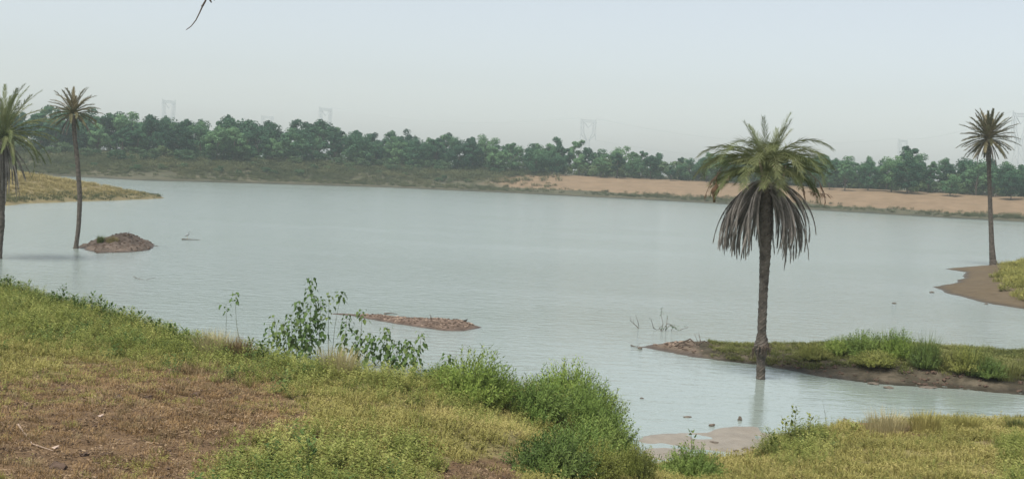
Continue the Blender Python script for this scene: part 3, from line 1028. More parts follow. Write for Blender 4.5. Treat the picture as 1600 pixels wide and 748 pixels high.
# dry hanging tips at the ends of the side fronds
for (pts, w) in [([(1126, 268), (1112, 282), (1105, 298), (1101, 308)], .0), ([(1262, 268), (1280, 284), (1288, 302), (1290, 318)], .0), ([(1250, 280), (1256, 296), (1258, 310)], 0), ([(1262, 299), (1278, 302), (1296, 304)], 0)]:
    b = MB()
    P = [at_y(x, y, D0 - .2) - off for x, y in pts]
    b.tube(P, [.012] * len(P), 4)
    for k in range(26):
        f = U(0.1, 1) * (len(P) - 1); i = min(int(f), len(P) - 2)
        q = P[i].lerp(P[i + 1], f - i)
        d = (Vector((U(-.5, .5), U(-.5, .5), -1)) + (P[i + 1] - P[i]).normalized()).normalized()
        b.leaf(q, d, d.cross(Vector((U(-1, 1), U(-1, 1), .2))).normalized(), U(.14, .26), .022)
    b.build('dry_frond_tip', M['dry_tan'], big)

# the tall slim palm on the muddy bank at the right
bz = gz(*at(1552, 411, .3)[:2], HF['right_bank'][0])
pb0 = at(1552, 412, max(bz, .2)); D1 = pb0.y
path = [at_y(1553, 415, D1), at_y(1551, 405, D1), at_y(1549.5, 380, D1), at_y(1547.5, 330, D1), at_y(1545.5, 270, D1), at_y(1544.5, 222, D1)]
path[0].z = min(path[0].z, gz(path[0].x, path[0].y, HF['right_bank'][0]) - .15)
random.seed(102)
gr, dr = [], []
for i in range(70):
    f = i / 69
    gr.append(dict(az=i * 2.39996 + U(-.2, .2), e0=R(82 - 122 * f), droop=R(U(8, 38)), L=U(1.85, 2.45), nl=36, lw=.055, ll=.44, spread=R(32), droopy=.05 + .1 * f, z=.1 - .25 * f, twist=U(-.2, .2), rr=.035))
for i in range(16):
    dr.append(dict(az=U(0, 6.28), e0=R(U(-55, -20)), droop=R(U(20, 45)), L=U(1.5, 2.1), nl=20, lw=.045, ll=.3, spread=R(15), collapse=.8, droopy=.3, z=-.3, rr=.035))
palm('tall slim date palm with a star of spiky fronds on the muddy right bank', path, [.34, .26, .20, .17, .16, .20], at_y(1544, 214, D1), 12, gr, dr, M['frond_far'], GP, ringh=.14)

# the slim curved palm rising from the water beside the mud islet
D2 = at(118, 388).y
path = [at_y(118, 392, D2), at_y(119, 380, D2), at_y(122.5, 360, D2), at_y(125, 310, D2), at_y(121, 250, D2), at_y(116, 210, D2), at_y(115, 180, D2)]
path[0].z = -.5
random.seed(103)
gr, dr = [], []
for i in range(44):
    f = i / 43
    gr.append(dict(az=i * 2.39996 + U(-.2, .2), e0=R(84 - 100 * f), droop=R(U(20, 60)), L=U(1.25, 1.7), nl=24, lw=.04, ll=.34, spread=R(30), droopy=.1 + .2 * f, z=.1 - .2 * f, twist=U(-.3, .3), rr=.03))
for i in range(12):
    dr.append(dict(az=U(0, 6.28), e0=R(U(-50, -10)), droop=R(U(30, 55)), L=U(1.0, 1.5), nl=20, lw=.04, ll=.3, spread=R(15), collapse=.8, droopy=.3, z=-.2, rr=.03))
palm('slim date palm with a curved trunk rising from the water by the mud islet', path, [.22, .13, .13, .14, .135, .13, .12], at_y(115, 176, D2), 13, gr, dr, M['frond_far'], GP, ringh=.14)

# the palm cut by the left edge of the picture
D3 = at(-1, 404).y
path = [at_y(-1, 408, D3), at_y(0, 385, D3), at_y(2, 350, D3), at_y(3, 330, D3), at_y(5, 270, D3), at_y(6, 215, D3)]
path[0].z = -.5
random.seed(104)
gr, dr = [], []
for i in range(58):
    f = i / 57
    gr.append(dict(az=i * 2.39996 + U(-.2, .2), e0=R(86 - 100 * f ** .9), droop=R(U(40, 85) * (.5 + f)), L=U(2.4, 3.0), nl=30, lw=.04, ll=.42, spread=R(34), droopy=.1 + .35 * f, z=.15 - .3 * f, twist=U(-.3, .3), rr=.03))
for i in range(34):
    dr.append(dict(az=U(0, 6.28), e0=R(U(-70, -40)), droop=R(U(20, 40)), L=U(2.0, 3.2), nl=24, lw=.04, ll=.34, spread=R(14), collapse=.8, droopy=.4, z=-.3, rr=.03))
palm('stout date palm with long hanging fronds cut by the picture edge beside the yellow spit', path, [.14, .13, .18, .14, .26, .22], at_y(6, 212, D3), 14, gr, dr, M['frond'], GP, ringh=.14)

# weaver nest hanging from a frond tip of the big palm
nr = empty('weaver_nest', at_y(1119, 283, D0 - .2))
props(nr, 'brown woven bird nest hanging from the frond tip of the big palm', 'bird nest')
npt = [(1119, 283, .012), (1118.7, 287, .02), (1119.5, 290, .06), (1119, 294, .105), (1117.5, 298, .125), (1116.5, 302, .10), (1116, 306, .055), (1115.8, 311, .045), (1116, 316, .04)]
b = MB()
b.tube([at_y(x, y, D0 - .2) - Vector(nr.location) for x, y, r_ in npt], [r_ for *_, r_ in npt], 10)
b.build('nest_pouch', M['nest'], nr, smooth=True)
b = MB()
b.tube([at_y(1119, 284, D0 - .2) - Vector(nr.location), at_y(1121, 270, D0 - .2) - Vector(nr.location), at_y(1127, 262, D0 - .2) - Vector(nr.location)], .01, 5)
b.build('suspension_strand', M['nest'], nr)

# ------------------------------------------------------------------ far trees and bushes
def crown_mesh(seed, w, h, nclump, nleaf, leaf, flat=False):
    random.seed(seed)
    b = MB()
    cs = []
    for i in range(nclump):
        for _ in range(30):
            d = rvec()
            r = U(.35, 1.0) ** .6
            c = Vector((d.x * w * .5 * r, d.y * w * .5 * r, h * (.55 + .45 * d.z * r)))
            if flat: c.z = h * (.62 + .36 * d.z * r)
            if c.z > h * .12 and all((c - q).length > .12 * w for q in cs): break
        cs.append(c)
    for c in cs:
        R0 = w * U(.13, .23)
        for k in range(nleaf):
            d = rvec()
            if d.z < -.4 and random.random() < .6: d.z = -d.z
            q = c + Vector((d.x * R0, d.y * R0, d.z * R0 * .78)) * (U(.45, 1.05))
            n_ = (d + rvec() * .7).normalized()
            dd_ = n_.cross(rvec())
            if dd_.length < .1: continue
            dd_.normalize()
            L = leaf * U(.6, 1.4)
            b.leaf(q - dd_ * L * .5, dd_, n_.cross(dd_), L, L * .7, fold=.15)
    zs = sorted(v[2] for v in b.v)
    kz = h / zs[int(len(zs) * .995)]
    b.v = [(x, y, z * kz) for x, y, z in b.v]
    return b, [Vector((c.x, c.y, c.z * kz)) for c in cs]


def far_trunk(seed, h, w, cs):
    random.seed(seed)
    b = MB()
    top = Vector((U(-.2, .2) * w * .3, U(-.2, .2) * w * .3, h * .6))
    b.tube([Vector((0, 0, -.4)), Vector((U(-.1, .1), U(-.1, .1), h * .25)), top], [h * .022, h * .017, h * .009], 6)
    for c in cs[:8]:
        s = Vector((0, 0, h * U(.2, .4)))
        b.tube([s, s.lerp(c, .5) + Vector((0, 0, .1)), c], [h * .010, h * .007, h * .003], 5)
    return b


TREES = []
specs = [(8.0, 10, 22, False), (9.0, 10, 24, False), (6.5, 10, 17, True), (7.5, 10, 20, True), (10.0, 9.5, 26, False), (5.5, 10, 14, True), (8.5, 10, 18, False)]
ADJ = ['broad round-topped', 'dense dark', 'slim flat-topped', 'loose umbrella-shaped', 'wide spreading', 'thin-stemmed open', 'bushy full']
for i, (w, h, nc, fl) in enumerate(specs):
    cb, cs = crown_mesh(300 + i, w, h, nc + 4, 165, .46, fl)
    TREES.append((cb.mesh('crown', M['tree']), far_trunk(330 + i, h, w, cs).mesh('trunk', M['treebark']), w, h))
SHR = []
for i in range(4):
    cb, cs = crown_mesh(360 + i, 4.2, 2.6, 13, 90, .30)
    b = MB()
    for c in cs[:6]: b.tube([Vector((0, 0, -.2)), c * .5, c], [.06, .04, .02], 4)
    SHR.append((cb.mesh('foliage', M['shrub']), b.mesh('stems', M['treebark'])))

LM = [(118, 'left of the slim curved palm'), (264, 'between the curved palm and the first pylon'), (418, 'between the first and second pylons'), (510, 'between the second and third pylons'),
      (720, 'just past the third pylon'), (920, 'just before the fourth pylon'), (1105, 'between the fourth pylon and the big palm'), (1290, 'behind the big palm crown'),
      (1411, 'between the big palm and the fifth pylon'), (1545, 'between the fifth pylon and the spiky palm'), (9999, 'beyond the spiky palm')]
ORD = 'first second third fourth fifth sixth seventh eighth ninth tenth eleventh twelfth thirteenth fourteenth fifteenth sixteenth seventeenth eighteenth nineteenth twentieth twenty-first twenty-second twenty-third twenty-fourth twenty-fifth twenty-sixth twenty-seventh twenty-eighth twenty-ninth thirtieth'.split()


def seg_of(px):
    for k, (x, n) in enumerate(LM):
        if px < x: return k


SKY = np.array([(-100, 168), (0, 168), (40, 172), (80, 164), (130, 166), (180, 176), (225, 172), (260, 179), (320, 182), (380, 180), (415, 187), (437, 212), (460, 188), (505, 186), (535, 207), (568, 198), (600, 210),
                (628, 200), (658, 215), (690, 207), (720, 213), (748, 211), (780, 207), (810, 219), (835, 217), (880, 218), (930, 230), (985, 231), (1040, 234), (1085, 236), (1150, 240), (1290, 240),
                (1340, 242), (1385, 243), (1409, 226), (1435, 243), (1460, 250), (1510, 243), (1560, 253), (1600, 256), (1700, 260)])
BASEY = np.array([(-100, 248), (300, 252), (600, 268), (800, 280), (1000, 284), (1300, 298), (1600, 308), (1700, 312)])
random.seed(500)
rows = [('front', 302, 32, 34, -16, 10), ('middle', 316, 30, 30, -6, 6), ('back', 332, 32, 36, -1, 7)]
cnt = {}
for rn, Y0, step, jit, dt, dj in rows:
    px = -40 + U(0, 15)
    while px < 1650:
        Y = float(shore_y(at_y(px, 260, Y0).x)) + (Y0 - 302) + 44 + U(-4, 4)
        g0 = at_y(px, 260, Y)
        z0 = float(far_h(np.array([g0.x]), np.array([Y]))[0])
        topy = float(np.interp(px, SKY[:, 0], SKY[:, 1])) - dt + U(-dj, dj) + (U(0, 6) if rn == 'back' else 0)
        H = at_y(px, topy, Y).z - z0
        k = random.randrange(7) if rn != 'back' else random.choice([0, 2, 3, 3, 5, 6, 2])
        cme, tme, w, h = TREES[k]
        s = H / h
        root = empty('far_tree', (g0.x, Y, z0 - .1), U(0, 6.28))
        ws = s * (U(.62, .95) if rn == 'back' else U(.85, 1.15))
        root.scale = (ws, ws * U(.9, 1.1), s)
        link_mesh('crown', cme, root); link_mesh('trunk', tme, root)
        sg = seg_of(px)
        key = (rn, sg); cnt[key] = cnt.get(key, 0) + 1
        props(root, f'{ADJ[k]} tree, {ORD[cnt[key] - 1]} in the {rn} row {LM[sg][1]}', 'tree', 'trees beyond the lake')
        px += step * U(.7, 1.3)
# bushes at the foot of the trees and on the slope
cnt = {}
random.seed(501)
lst = []
for k in range(74):
    px = -20 + k * 22.5 + U(-9, 9)
    if 1640 < px: break
    up = U(0, 1)
    s_in = 30 + 16 * up if px < 820 else 45 + 10 * up
    lst.append((px, s_in, U(.65, 1.25)))
for k in range(22):
    lst.append((U(40, 760), U(14, 30), U(.35, .6)))
for k in range(52):
    lst.append((-30 + k * 32.5 + U(-10, 10), U(50, 62), U(1.4, 2.1)))
lst.sort()
for px, s_in, s in lst:
    Y = float(shore_y(at_y(px, 270, 280).x)) + s_in
    g0 = at_y(px, 270, Y)
    z0 = float(far_h(np.array([g0.x]), np.array([Y]))[0])
    root = empty('far_bush', (g0.x, Y, z0 - .1), U(0, 6.28))
    root.scale = (s * U(.9, 1.3), s * U(.9, 1.3), s)
    fm_, sm_ = random.choice(SHR)
    link_mesh('foliage', fm_, root); link_mesh('stems', sm_, root)
    sg = seg_of(px); cnt[sg] = cnt.get(sg, 0) + 1
    props(root, f'green bush before the trees, {ORD[cnt[sg] - 1]} from left {LM[sg][1]}', 'bush', 'bushes along the foot of the far trees')
o = lump('boulder', M['pale'], at_y(642, 266, 322), .55, .5, .38)
o.location = hit(642, 267, far_h, 250, 360) + Vector((0, 0, .15))
props(o, 'whitish boulder on the far bank below the trees', 'boulder')

# ------------------------------------------------------------------ pylons and power lines
def pylon(px, topy, dist, yaw, label, Hh=50.0, k_=1.0):
    top = at_y(px, topy, dist)
    root = empty('pylon', (top.x, dist, top.z - Hh * k_), yaw)
    root.scale = (k_, k_, k_)
    props(root, label, 'pylon', 'lattice pylons fading in the haze')
    root['span'] = 1.0
    b = MB()
    bar = lambda a, c, r=.20: b.tube([Vector(a), Vector(c)], [r * .5, r * .5], 4)
    zw = Hh - 18.5
    lv = [0, 9, 17, 24, zw]
    hw = [4.6, 3.6, 2.7, 2.0, 1.3]
    for k in range(4):
        for sx_ in (-1, 1):
            for sy_ in (-1, 1):
                bar((sx_ * hw[k], sy_ * hw[k], lv[k]), (sx_ * hw[k + 1], sy_ * hw[k + 1], lv[k + 1]), .26)
        for ax in range(4):
            c = [(-1, -1), (1, -1), (1, 1), (-1, 1)]
            (x0, y0), (x1, y1) = c[ax], c[(ax + 1) % 4]
            bar((x0 * hw[k], y0 * hw[k], lv[k]), (x1 * hw[k + 1], y1 * hw[k + 1], lv[k + 1]), .15)
            bar((x1 * hw[k], y1 * hw[k], lv[k]), (x0 * hw[k + 1], y0 * hw[k + 1], lv[k + 1]), .15)
            bar((x0 * hw[k + 1], y0 * hw[k + 1], lv[k + 1]), (x1 * hw[k + 1], y1 * hw[k + 1], lv[k + 1]), .13)
    b.build('tower_body', M['steel'], root)
    for sg in (-1, 1):
        b = MB(); bar = lambda a, c, r=.20: b.tube([Vector(a), Vector(c)], [r * .5, r * .5], 4)
        ins = [(sg * 1.2, zw), (sg * 3.6, zw + 5), (sg * 4.2, zw + 10), (sg * 4.4, zw + 15)]
        ots = [(sg * 1.3, zw - 1), (sg * 6.4, zw + 4), (sg * 6.7, zw + 10), (sg * 6.9, zw + 15)]
        for y in (-.9, .9):
            for q in (ins, ots):
                for (a, c), (d, e) in zip(q, q[1:]): bar((a, y, c), (d, y, e), .24)
            for k in range(3):
                bar((ins[k][0], y, ins[k][1]), (ots[k + 1][0], y, ots[k + 1][1]), .16)
                bar((ots[k][0], y, ots[k][1]), (ins[k + 1][0], y, ins[k + 1][1]), .16)
                bar((ins[k + 1][0], y, ins[k + 1][1]), (ots[k + 1][0], y, ots[k + 1][1]), .16)
        for k in range(4): bar((ots[k][0], -.9, ots[k][1]), (ots[k][0], .9, ots[k][1]), .13)
        bar((sg * 6.9, 0, zw + 15), (sg * 7.2, 0, zw + 18.5), .22)
        bar((sg * 5.0, 0, zw + 16), (sg * 7.2, 0, zw + 18.5), .18)
        b.build('head_column', M['steel'], root)
    b = MB(); bar = lambda a, c, r=.20: b.tube([Vector(a), Vector(c)], [r * .5, r * .5], 4)
    for y in (-.9, .9):
        bar((-7, y, zw + 15), (7, y, zw + 15), .24); bar((-7, y, zw + 17), (7, y, zw + 17), .2)
        for k in range(7):
            x0 = -7 + 2 * k
            bar((x0, y, zw + 15), (x0 + 1, y, zw + 17), .14); bar((x0 + 1, y, zw + 17), (x0 + 2, y, zw + 15), .14)
    b.build('cross_beam', M['steel'], root)
    for sg in (-1, 1):
        b = MB(); b.tube([Vector((sg * 3.8, 0, zw + 14.6)), Vector((0, 0, zw + 10.2))], [.2, .2], 6)
        b.build('insulator', M['steel'], root)
        b = MB(); b.tube([Vector((sg * 7, 0, zw + 3.8)), Vector((sg * 7, 0, zw - .8))], [.2, .2], 6)
        b.build('insulator', M['steel'], root)
    del root['span']
    return root, top


py_ = [pylon(264, 155, 1480, R(52), 'faint lattice pylon above the trees near the slim curved palm', k_=1.3),
       pylon(418, 180, 1420, R(28), 'very faint pylon half sunk behind the trees, second from left'),
       pylon(509, 167, 1450, R(46), 'faint square-headed pylon above the trees, third from left', k_=1.28),
       pylon(920, 185, 1100, R(12), 'clearest lattice pylon standing above the middle of the tree line'),
       pylon(1411, 217, 1300, R(35), 'faint pylon showing only its top above the tallest right-hand tree'),
       pylon(1596, 174, 1040, R(24), 'largest hazy pylon beside the spiky palm at the picture edge', k_=1.3)]


def wire(a, b_, ha, hb, xa, xb, sag, label):
    ra, rb = a[0], b_[0]
    A = ra.matrix_basis @ Vector((xa, 0, ha)); B = rb.matrix_basis @ Vector((xb, 0, hb))
    P = []
    for i in range(25):
        t_ = i / 24
        q = A.lerp(B, t_); q.z -= sag * 4 * t_ * (1 - t_)
        P.append(q)
    m_ = MB(); m_.tube(P, .085, 4)
    o_ = m_.build('power_line', M['steel'])
    props(o_, label, 'power line', 'power lines between the pylons')


bpy.context.view_layer.update()
wire(py_[5], py_[4], 50, 50, -7.2, 7.2, 6, 'upper wire rising from the fifth pylon to the largest pylon')
wire(py_[5], py_[4], 30.5, 30.5, -7, 7, 9, 'lower wire between the largest pylon and the fifth pylon')
wire(py_[3], py_[4], 31, 31, 7, -7, 10, 'wire sloping down rightwards from the clearest middle pylon')
wire(py_[3], py_[4], 50, 50, 7.2, -7.2, 12, 'upper wire between the clearest middle pylon and the fifth pylon')
wire(py_[2], py_[3], 50, 50, 7.2, -7.2, 10, 'wire between the third pylon and the clearest middle pylon')

# ------------------------------------------------------------------ bushes and weeds of the near bank
def bush_mesh(seed, rad, H, shoots, leaf, per=26):
    random.seed(seed)
    b = MB(); st = MB()
    for i in range(shoots):
        a, rr_ = U(0, 6.28), math.sqrt(U(0, 1))
        tilt = rr_ * 1.42 + U(-.12, .12)
        base = Vector((math.cos(a) * rr_ * rad * .3, math.sin(a) * rr_ * rad * .3, -.05))
        L = H * (1.05 - .15 * rr_) * U(.55, 1.1)
        d0 = Vector((math.cos(a) * math.sin(tilt), math.sin(a) * math.sin(tilt), math.cos(tilt)))
        P = [base]
        d = d0.copy(); p = base.copy()
        for k in range(6):
            d = (d + Vector((0, 0, .07)) + rvec() * .12).normalized()
            p = p + d * L / 6
            P.append(p.copy())
        if i % 4 == 0: st.tube(P, [.010, .009, .008, .007, .006, .004, .002], 4, cap=False)
        for k in range(per):
            f = (0.30 + .70 * (k + U(0, 1)) / per) * 6
            j = min(int(f), 5)
            q = P[j].lerp(P[j + 1], f - j)
            ax = (P[j + 1] - P[j]).normalized()
            az = k * 2.4 + U(-.4, .4)
            o1 = ax.orthogonal().normalized(); o2 = ax.cross(o1)
            dd_ = (ax * U(.25, .9) + Vector((0, 0, U(-.1, .5))) + o1 * math.cos(az) + o2 * math.sin(az)).normalized()
            Lf = leaf * U(.6, 1.25)
            b.leaf(q, dd_, dd_.cross(ax).normalized(), Lf, Lf * .32, fold=.2)
    return b, st


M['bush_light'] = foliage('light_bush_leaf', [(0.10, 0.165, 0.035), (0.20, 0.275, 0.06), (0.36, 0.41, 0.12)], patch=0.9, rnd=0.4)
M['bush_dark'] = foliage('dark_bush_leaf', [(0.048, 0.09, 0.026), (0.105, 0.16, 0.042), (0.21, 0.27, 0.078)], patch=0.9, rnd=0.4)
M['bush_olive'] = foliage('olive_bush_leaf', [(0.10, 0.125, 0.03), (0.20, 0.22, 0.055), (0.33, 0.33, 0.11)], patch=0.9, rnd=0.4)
BSH = []
for i in range(4):
    b, st = bush_mesh(700 + i, 1.0, 1.0, 420, .095, 22)
    BSH.append(({k: b.mesh('foliage', M[k]) for k in ('bush', 'bush_light', 'bush_dark', 'bush_olive')}, st.mesh('stems', M['stem'])))
BL = [  # px, py of the foot, half width px, height px, label
    (745, 630, 66, 88, 'round light green bush at the water end of the left bank'),
    (885, 634, 62, 74, 'green bush behind the others at the crest, against the water'),
    (838, 655, 58, 70, 'mid green bush between the crest bushes and the lowest bush'),
    (925, 668, 58, 76, 'bush on the water side of the clump, half way down'),
    (945, 705, 52, 72, 'bush above the pale mud inlet at the end of the clump'),
    (900, 722, 66, 66, 'bush just above the lowest dark bush of the clump'),
    (862, 750, 72, 86, 'lowest dark green bush of the clump beside the bare brown patch'),
    (930, 748, 50, 66, 'bush tucked between the lowest dark bush and the mud inlet'),
    (990, 750, 36, 58, 'small yellowish bush next to the pale water gap'),
    (1080, 748, 52, 56, 'low green bush standing before the muddy inlet'),
    (690, 600, 30, 36, 'small leafy bush left of the round light green bush'),
]
random.seed(702)
for px, py, hw, hh, lab in BL:
    g0 = hit(px, min(py, 760))
    d = g0.y
    root = empty('bush', g0, U(0, 6.28))
    sw, sh = hw * d / FPX / 1.02, hh * d / FPX / 0.98
    root.scale = (sw, sw, sh)
    f_, s_ = random.choice(BSH)
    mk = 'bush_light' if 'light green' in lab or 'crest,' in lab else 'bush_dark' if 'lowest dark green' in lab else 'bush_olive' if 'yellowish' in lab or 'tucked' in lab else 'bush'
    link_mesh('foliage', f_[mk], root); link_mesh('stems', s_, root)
    props(root, lab, 'bush', 'green bushes on the near bank')


def weed(base, top, bend, leaves, leaf, lab, start=0.15, name='tall_weed', cat='weed', group='tall weeds along the crest of the near bank', mat='weed', r0=.011, droop=True):
    root = empty(name, base)
    off_ = Vector(base)
    B, T = Vector((0, 0, -.05)), Vector(top) - off_
    L = T.length
    sidev = Vector((bend, U(-.05, .05), 0))
    P = []
    for i in range(9):
        t_ = i / 8
        P.append(B.lerp(T, t_) + sidev * math.sin(PI * t_) + Vector((U(-.006, .006), U(-.006, .006), 0)))
    s = MB(); s.tube(P, [r0 * (1 - .7 * i / 8) for i in range(9)], 5)
    s.build('stem', M['stem'], root)
    b = MB()
    for k in range(leaves):
        t_ = start + (1 - start) * (k + U(0, .8)) / leaves
        f = min(t_, .999) * 8; j = int(f)
        q = P[j].lerp(P[j + 1], f - j)
        az = k * 2.4 + U(-.5, .5)
        h_ = Vector((math.cos(az), math.sin(az), U(.1, .5))).normalized()
        pl_ = leaf * U(.25, 1.7) * (1.15 - .6 * t_)
        e = q + h_ * pl_
        s_ = h_.cross(Vector((0, 0, 1))).normalized()
        Lf = leaf * U(.5, 1.25) * (1.1 - .35 * t_)
        dn = (h_ * U(.2, .9) + Vector((0, 0, -U(.5, 1.3) if droop else U(-.2, .8)))).normalized()
        i = len(b.v)
        wv = s_ * .003
        b.v += [tuple(q - wv), tuple(q + wv), tuple(e)]
        b.f.append((i, i + 1, i + 2))
        # broad heart-shaped blade: base, two shoulders, two flanks, tip
        up = s_.cross(dn)
        W = Lf * U(.62, .78)
        pts_ = [e, e + dn * Lf * .18 + s_ * W * .48 + up * W * .10, e + dn * Lf * .55 + s_ * W * .36 + up * W * .08, e + dn * Lf, e + dn * Lf * .55 - s_ * W * .36 + up * W * .08, e + dn * Lf * .18 - s_ * W * .48 + up * W * .10]
        m_ = e + dn * Lf * .5
        i = len(b.v)
        b.v += [tuple(x) for x in pts_]
        b.f += [(i, i + 1, i + 2), (i, i + 2, i + 3), (i, i + 3, i + 4), (i, i + 4, i + 5)]
    b.build('foliage', M[mat], root)
    return props(root, lab, cat, group)


random.seed(710)
TW_ = [  # top px, base px, leaves, start, bend, label
    ((369, 456), (380, 548), 10, .80, -.10, 'thin bent weed with leaves only at its tip, above pale dry grass'),
    ((353, 474), (352, 545), 5, .75, .03, 'shorter thin weed left of the bent one above pale dry grass'),
    ((428, 492), (437, 556), 6, .5, .02, 'thin bare-topped weed at the edge of the tall clump'),
    ((442, 503), (449, 562), 30, .1, .02, 'leafy medium weed left of the tallest weeds'),
    ((467, 470), (474, 560), 42, .12, .02, 'tall leafy weed just left of the tallest weed'),
    ((487, 434), (482, 562), 58, .15, .02, 'tallest weed, leafy along its whole stem'),
    ((501, 465), (495, 562), 40, .3, .03, 'broad leafy weed just right of the tallest weed'),
    ((514, 455), (513, 562), 9, .55, .0, 'straight thin weed with few leaves right of the tallest weed'),
    ((534, 455), (518, 562), 12, .84, -.04, 'slanting weed with one drooping leaf cluster at its top'),
    ((543, 490), (534, 566), 28, .25, .02, 'leafy weed under the slanting one'),
    ((566, 484), (561, 568), 12, .8, .0, 'weed with a small leaf tuft reaching over the tip of the gravel bar'),
    ((559, 513), (557, 570), 30, .15, .02, 'bushy weed in front of the thin end of the gravel bar'),
    ((605, 510), (599, 574), 34, .12, .02, 'upright leafy weed in front of the middle of the gravel bar'),
    ((586, 525), (586, 574), 18, .3, -.03, 'small weed with spread leaves left of the upright weed'),
    ((638, 532), (630, 580), 32, .2, .02, 'wide leafy weed near the end of the tall weeds'),
    ((659, 519), (642, 580), 14, .55, .06, 'leaning weed with a leafy tip, last of the tall weeds'),
    ((421, 507), (419, 556), 14, .3, .0, 'short weed at the left foot of the tall clump'),
    ((455, 492), (456, 562), 30, .1, .02, 'mid-height weed between the two leafy clumps left of the tallest weed'),
    ((480, 500), (478, 566), 34, .05, .03, 'short bushy weed at the foot of the tallest weed'),
    ((574, 520), (572, 572), 24, .1, .02, 'low weed right of the bushy one below the gravel bar'),
    ((620, 532), (616, 576), 26, .1, .03, 'low spreading weed between the upright weed and the wide leafy weed'),
    ((648, 540), (650, 584), 28, .05, -.03, 'low leafy weed at the foot of the leaning weed'),
    ((432, 520), (430, 562), 24, .05, .02, 'low bushy weed at the left end of the tall clump'),
    ((702, 552), (694, 592), 14, .3, .02, 'low leafy weed beside the round light green bush'),
]
for (tx, ty), (bx, by), nl, st_, bd, lab in TW_:
    g0 = hit(bx, by)
    weed(g0, at_y(tx, ty, g0.y), bd, int(nl * 1.9), .20, lab, st_)
# small weeds standing up along the crest at the left
CW = [(6, 430, 455), (17, 433, 455), (30, 440, 462), (42, 442, 462), (60, 452, 474), (82, 457, 478), (100, 446, 480), (116, 462, 486), (130, 466, 490), (143, 459, 492), (155, 464, 494), (167, 474, 500), (178, 476, 505), (192, 481, 508),
      (203, 480, 510), (222, 487, 515), (234, 496, 520), (247, 500, 524), (262, 508, 530), (275, 508, 534), (292, 515, 540), (305, 522, 545), (408, 535, 564), (392, 532, 562)]
for k, (px, ty, by) in enumerate(CW):
    g0 = hit(px, by)
    weed(g0, at_y(px + U(-3, 4), ty, g0.y), U(-.03, .03), 46, .12, f'small upright weed, {ORD[sorted(c[0] for c in CW).index(px)]} from left along the crest of the left bank',
         .05, name='crest_weed', group='small weeds along the left crest', droop=False)
# leafy plants on the right-hand bank
RW = [((1245, 634), (1243, 692), 26, 'tallest leafy plant beside the muddy inlet'), ((1226, 652), (1222, 695), 24, 'leafy plant left of the tallest one by the inlet'),
      ((1268, 650), (1262, 692), 22, 'leafy plant right of the tallest one by the inlet'), ((1206, 672), (1204, 706), 20, 'low leafy plant closest to the inlet mud'),
      ((1332, 660), (1330, 678), 12, 'tiny leafy plant standing alone at the water line'), ((1080, 672), (1084, 735), 16, 'thin dark-tipped plant rising from the low bush before the inlet'),
      ((478, 680), (476, 735), 22, 'dark upright weed alone in the green patch at the bottom'), ((446, 578), (445, 600), 12, 'small dark weed at the edge of the brown soil')]
for (tx, ty), (bx, by), nl, lab in RW:
    g0 = hit(bx, by)
    weed(g0, at_y(tx, ty, g0.y), U(-.04, .05), int(nl * 2), .11, lab, .05, name='leafy_plant', cat='plant', group='leafy plants on the near bank', mat='herb_g' if tx > 1190 else 'weed', droop=False)

# tussocks
def tussock(base, w, h, n, mat, lab, W=.02, lean=.7, name='grass_tussock', group='grass tussocks by the water'):
    root = empty(name, base)
    for nm, cnt_ in (('blades', n),):
        b = MB()
        for _ in range(cnt_):
            r, a = w * .4 * math.sqrt(U(0, 1)), U(0, 6.28)
            blade(b, Vector((r * math.cos(a), r * math.sin(a), -.05)), a + U(-.8, .8), h * U(.5, 1.08), W * U(.7, 1.2), lean * U(.1, 1.3) * (.4 + r / w))
        b.build(nm, M[mat], root)
    return props(root, lab, 'grass', group)


random.seed(720)
SH = HF['grassy_spit'][0]
for px, by, wpx, hpx, mat, lab in [
        (1266, 556, 46, 24, 'ygreen', 'yellowish low tussock on the spit right of the big palm'),
        (1388, 556, 66, 46, 'tuss', 'tallest green tussock on the spit'),
        (1448, 572, 44, 56, 'tuss', 'narrow dark tussock with tall seed stalks on the spit'),
        (1486, 574, 46, 30, 'spit', 'low tussock between the dark stalky one and the olive one'),
        (1522, 582, 64, 48, 'tuss', 'broad olive tussock on the right half of the spit'),
        (1572, 590, 56, 34, 'spit', 'brownish green tussock at the picture edge of the spit')]:
    g0 = hit(px, by, SH, 34, 50)
    tussock(g0, wpx * g0.y / FPX, 1.1 * hpx * g0.y / FPX, 260, mat, lab, W=.014)
for px, by, hw, hh, mk, lab in [(1312, 553, 30, 24, 'bush_light', 'pale green low shrub left of the tallest tussock on the spit'), (1350, 556, 34, 34, 'bush', 'leafy shrub just left of the tallest tussock on the spit'),
                                (1402, 560, 30, 38, 'bush_light', 'light leafy shrub at the right foot of the tallest spit tussock'), (1366, 570, 36, 20, 'bush_olive', 'low olive shrub on the mud side of the tallest spit tussock'),
                                (1445, 574, 24, 36, 'bush_dark', 'dark shrub at the foot of the stalky tussock on the spit'), (1510, 580, 32, 34, 'bush_olive', 'olive shrub inside the broad tussock on the spit'),
                                (1545, 588, 30, 26, 'bush_dark', 'darker shrub right of the broad olive tussock on the spit'), (1275, 560, 26, 18, 'bush_olive', 'low brownish shrub nearest the big palm on the spit')]:
    g0 = hit(px, by, SH, 34, 50)
    d = g0.y
    root = empty('shrub', g0, U(0, 6.28))
    root.scale = (hw * d / FPX, hw * d / FPX, 1.3 * hh * d / FPX)
    f_, s_ = random.choice(BSH)
    link_mesh('foliage', f_[mk], root); link_mesh('stems', s_, root)
    props(root, lab, 'shrub', 'low shrubs on the spit')
IH = HF['mud_islet'][0]
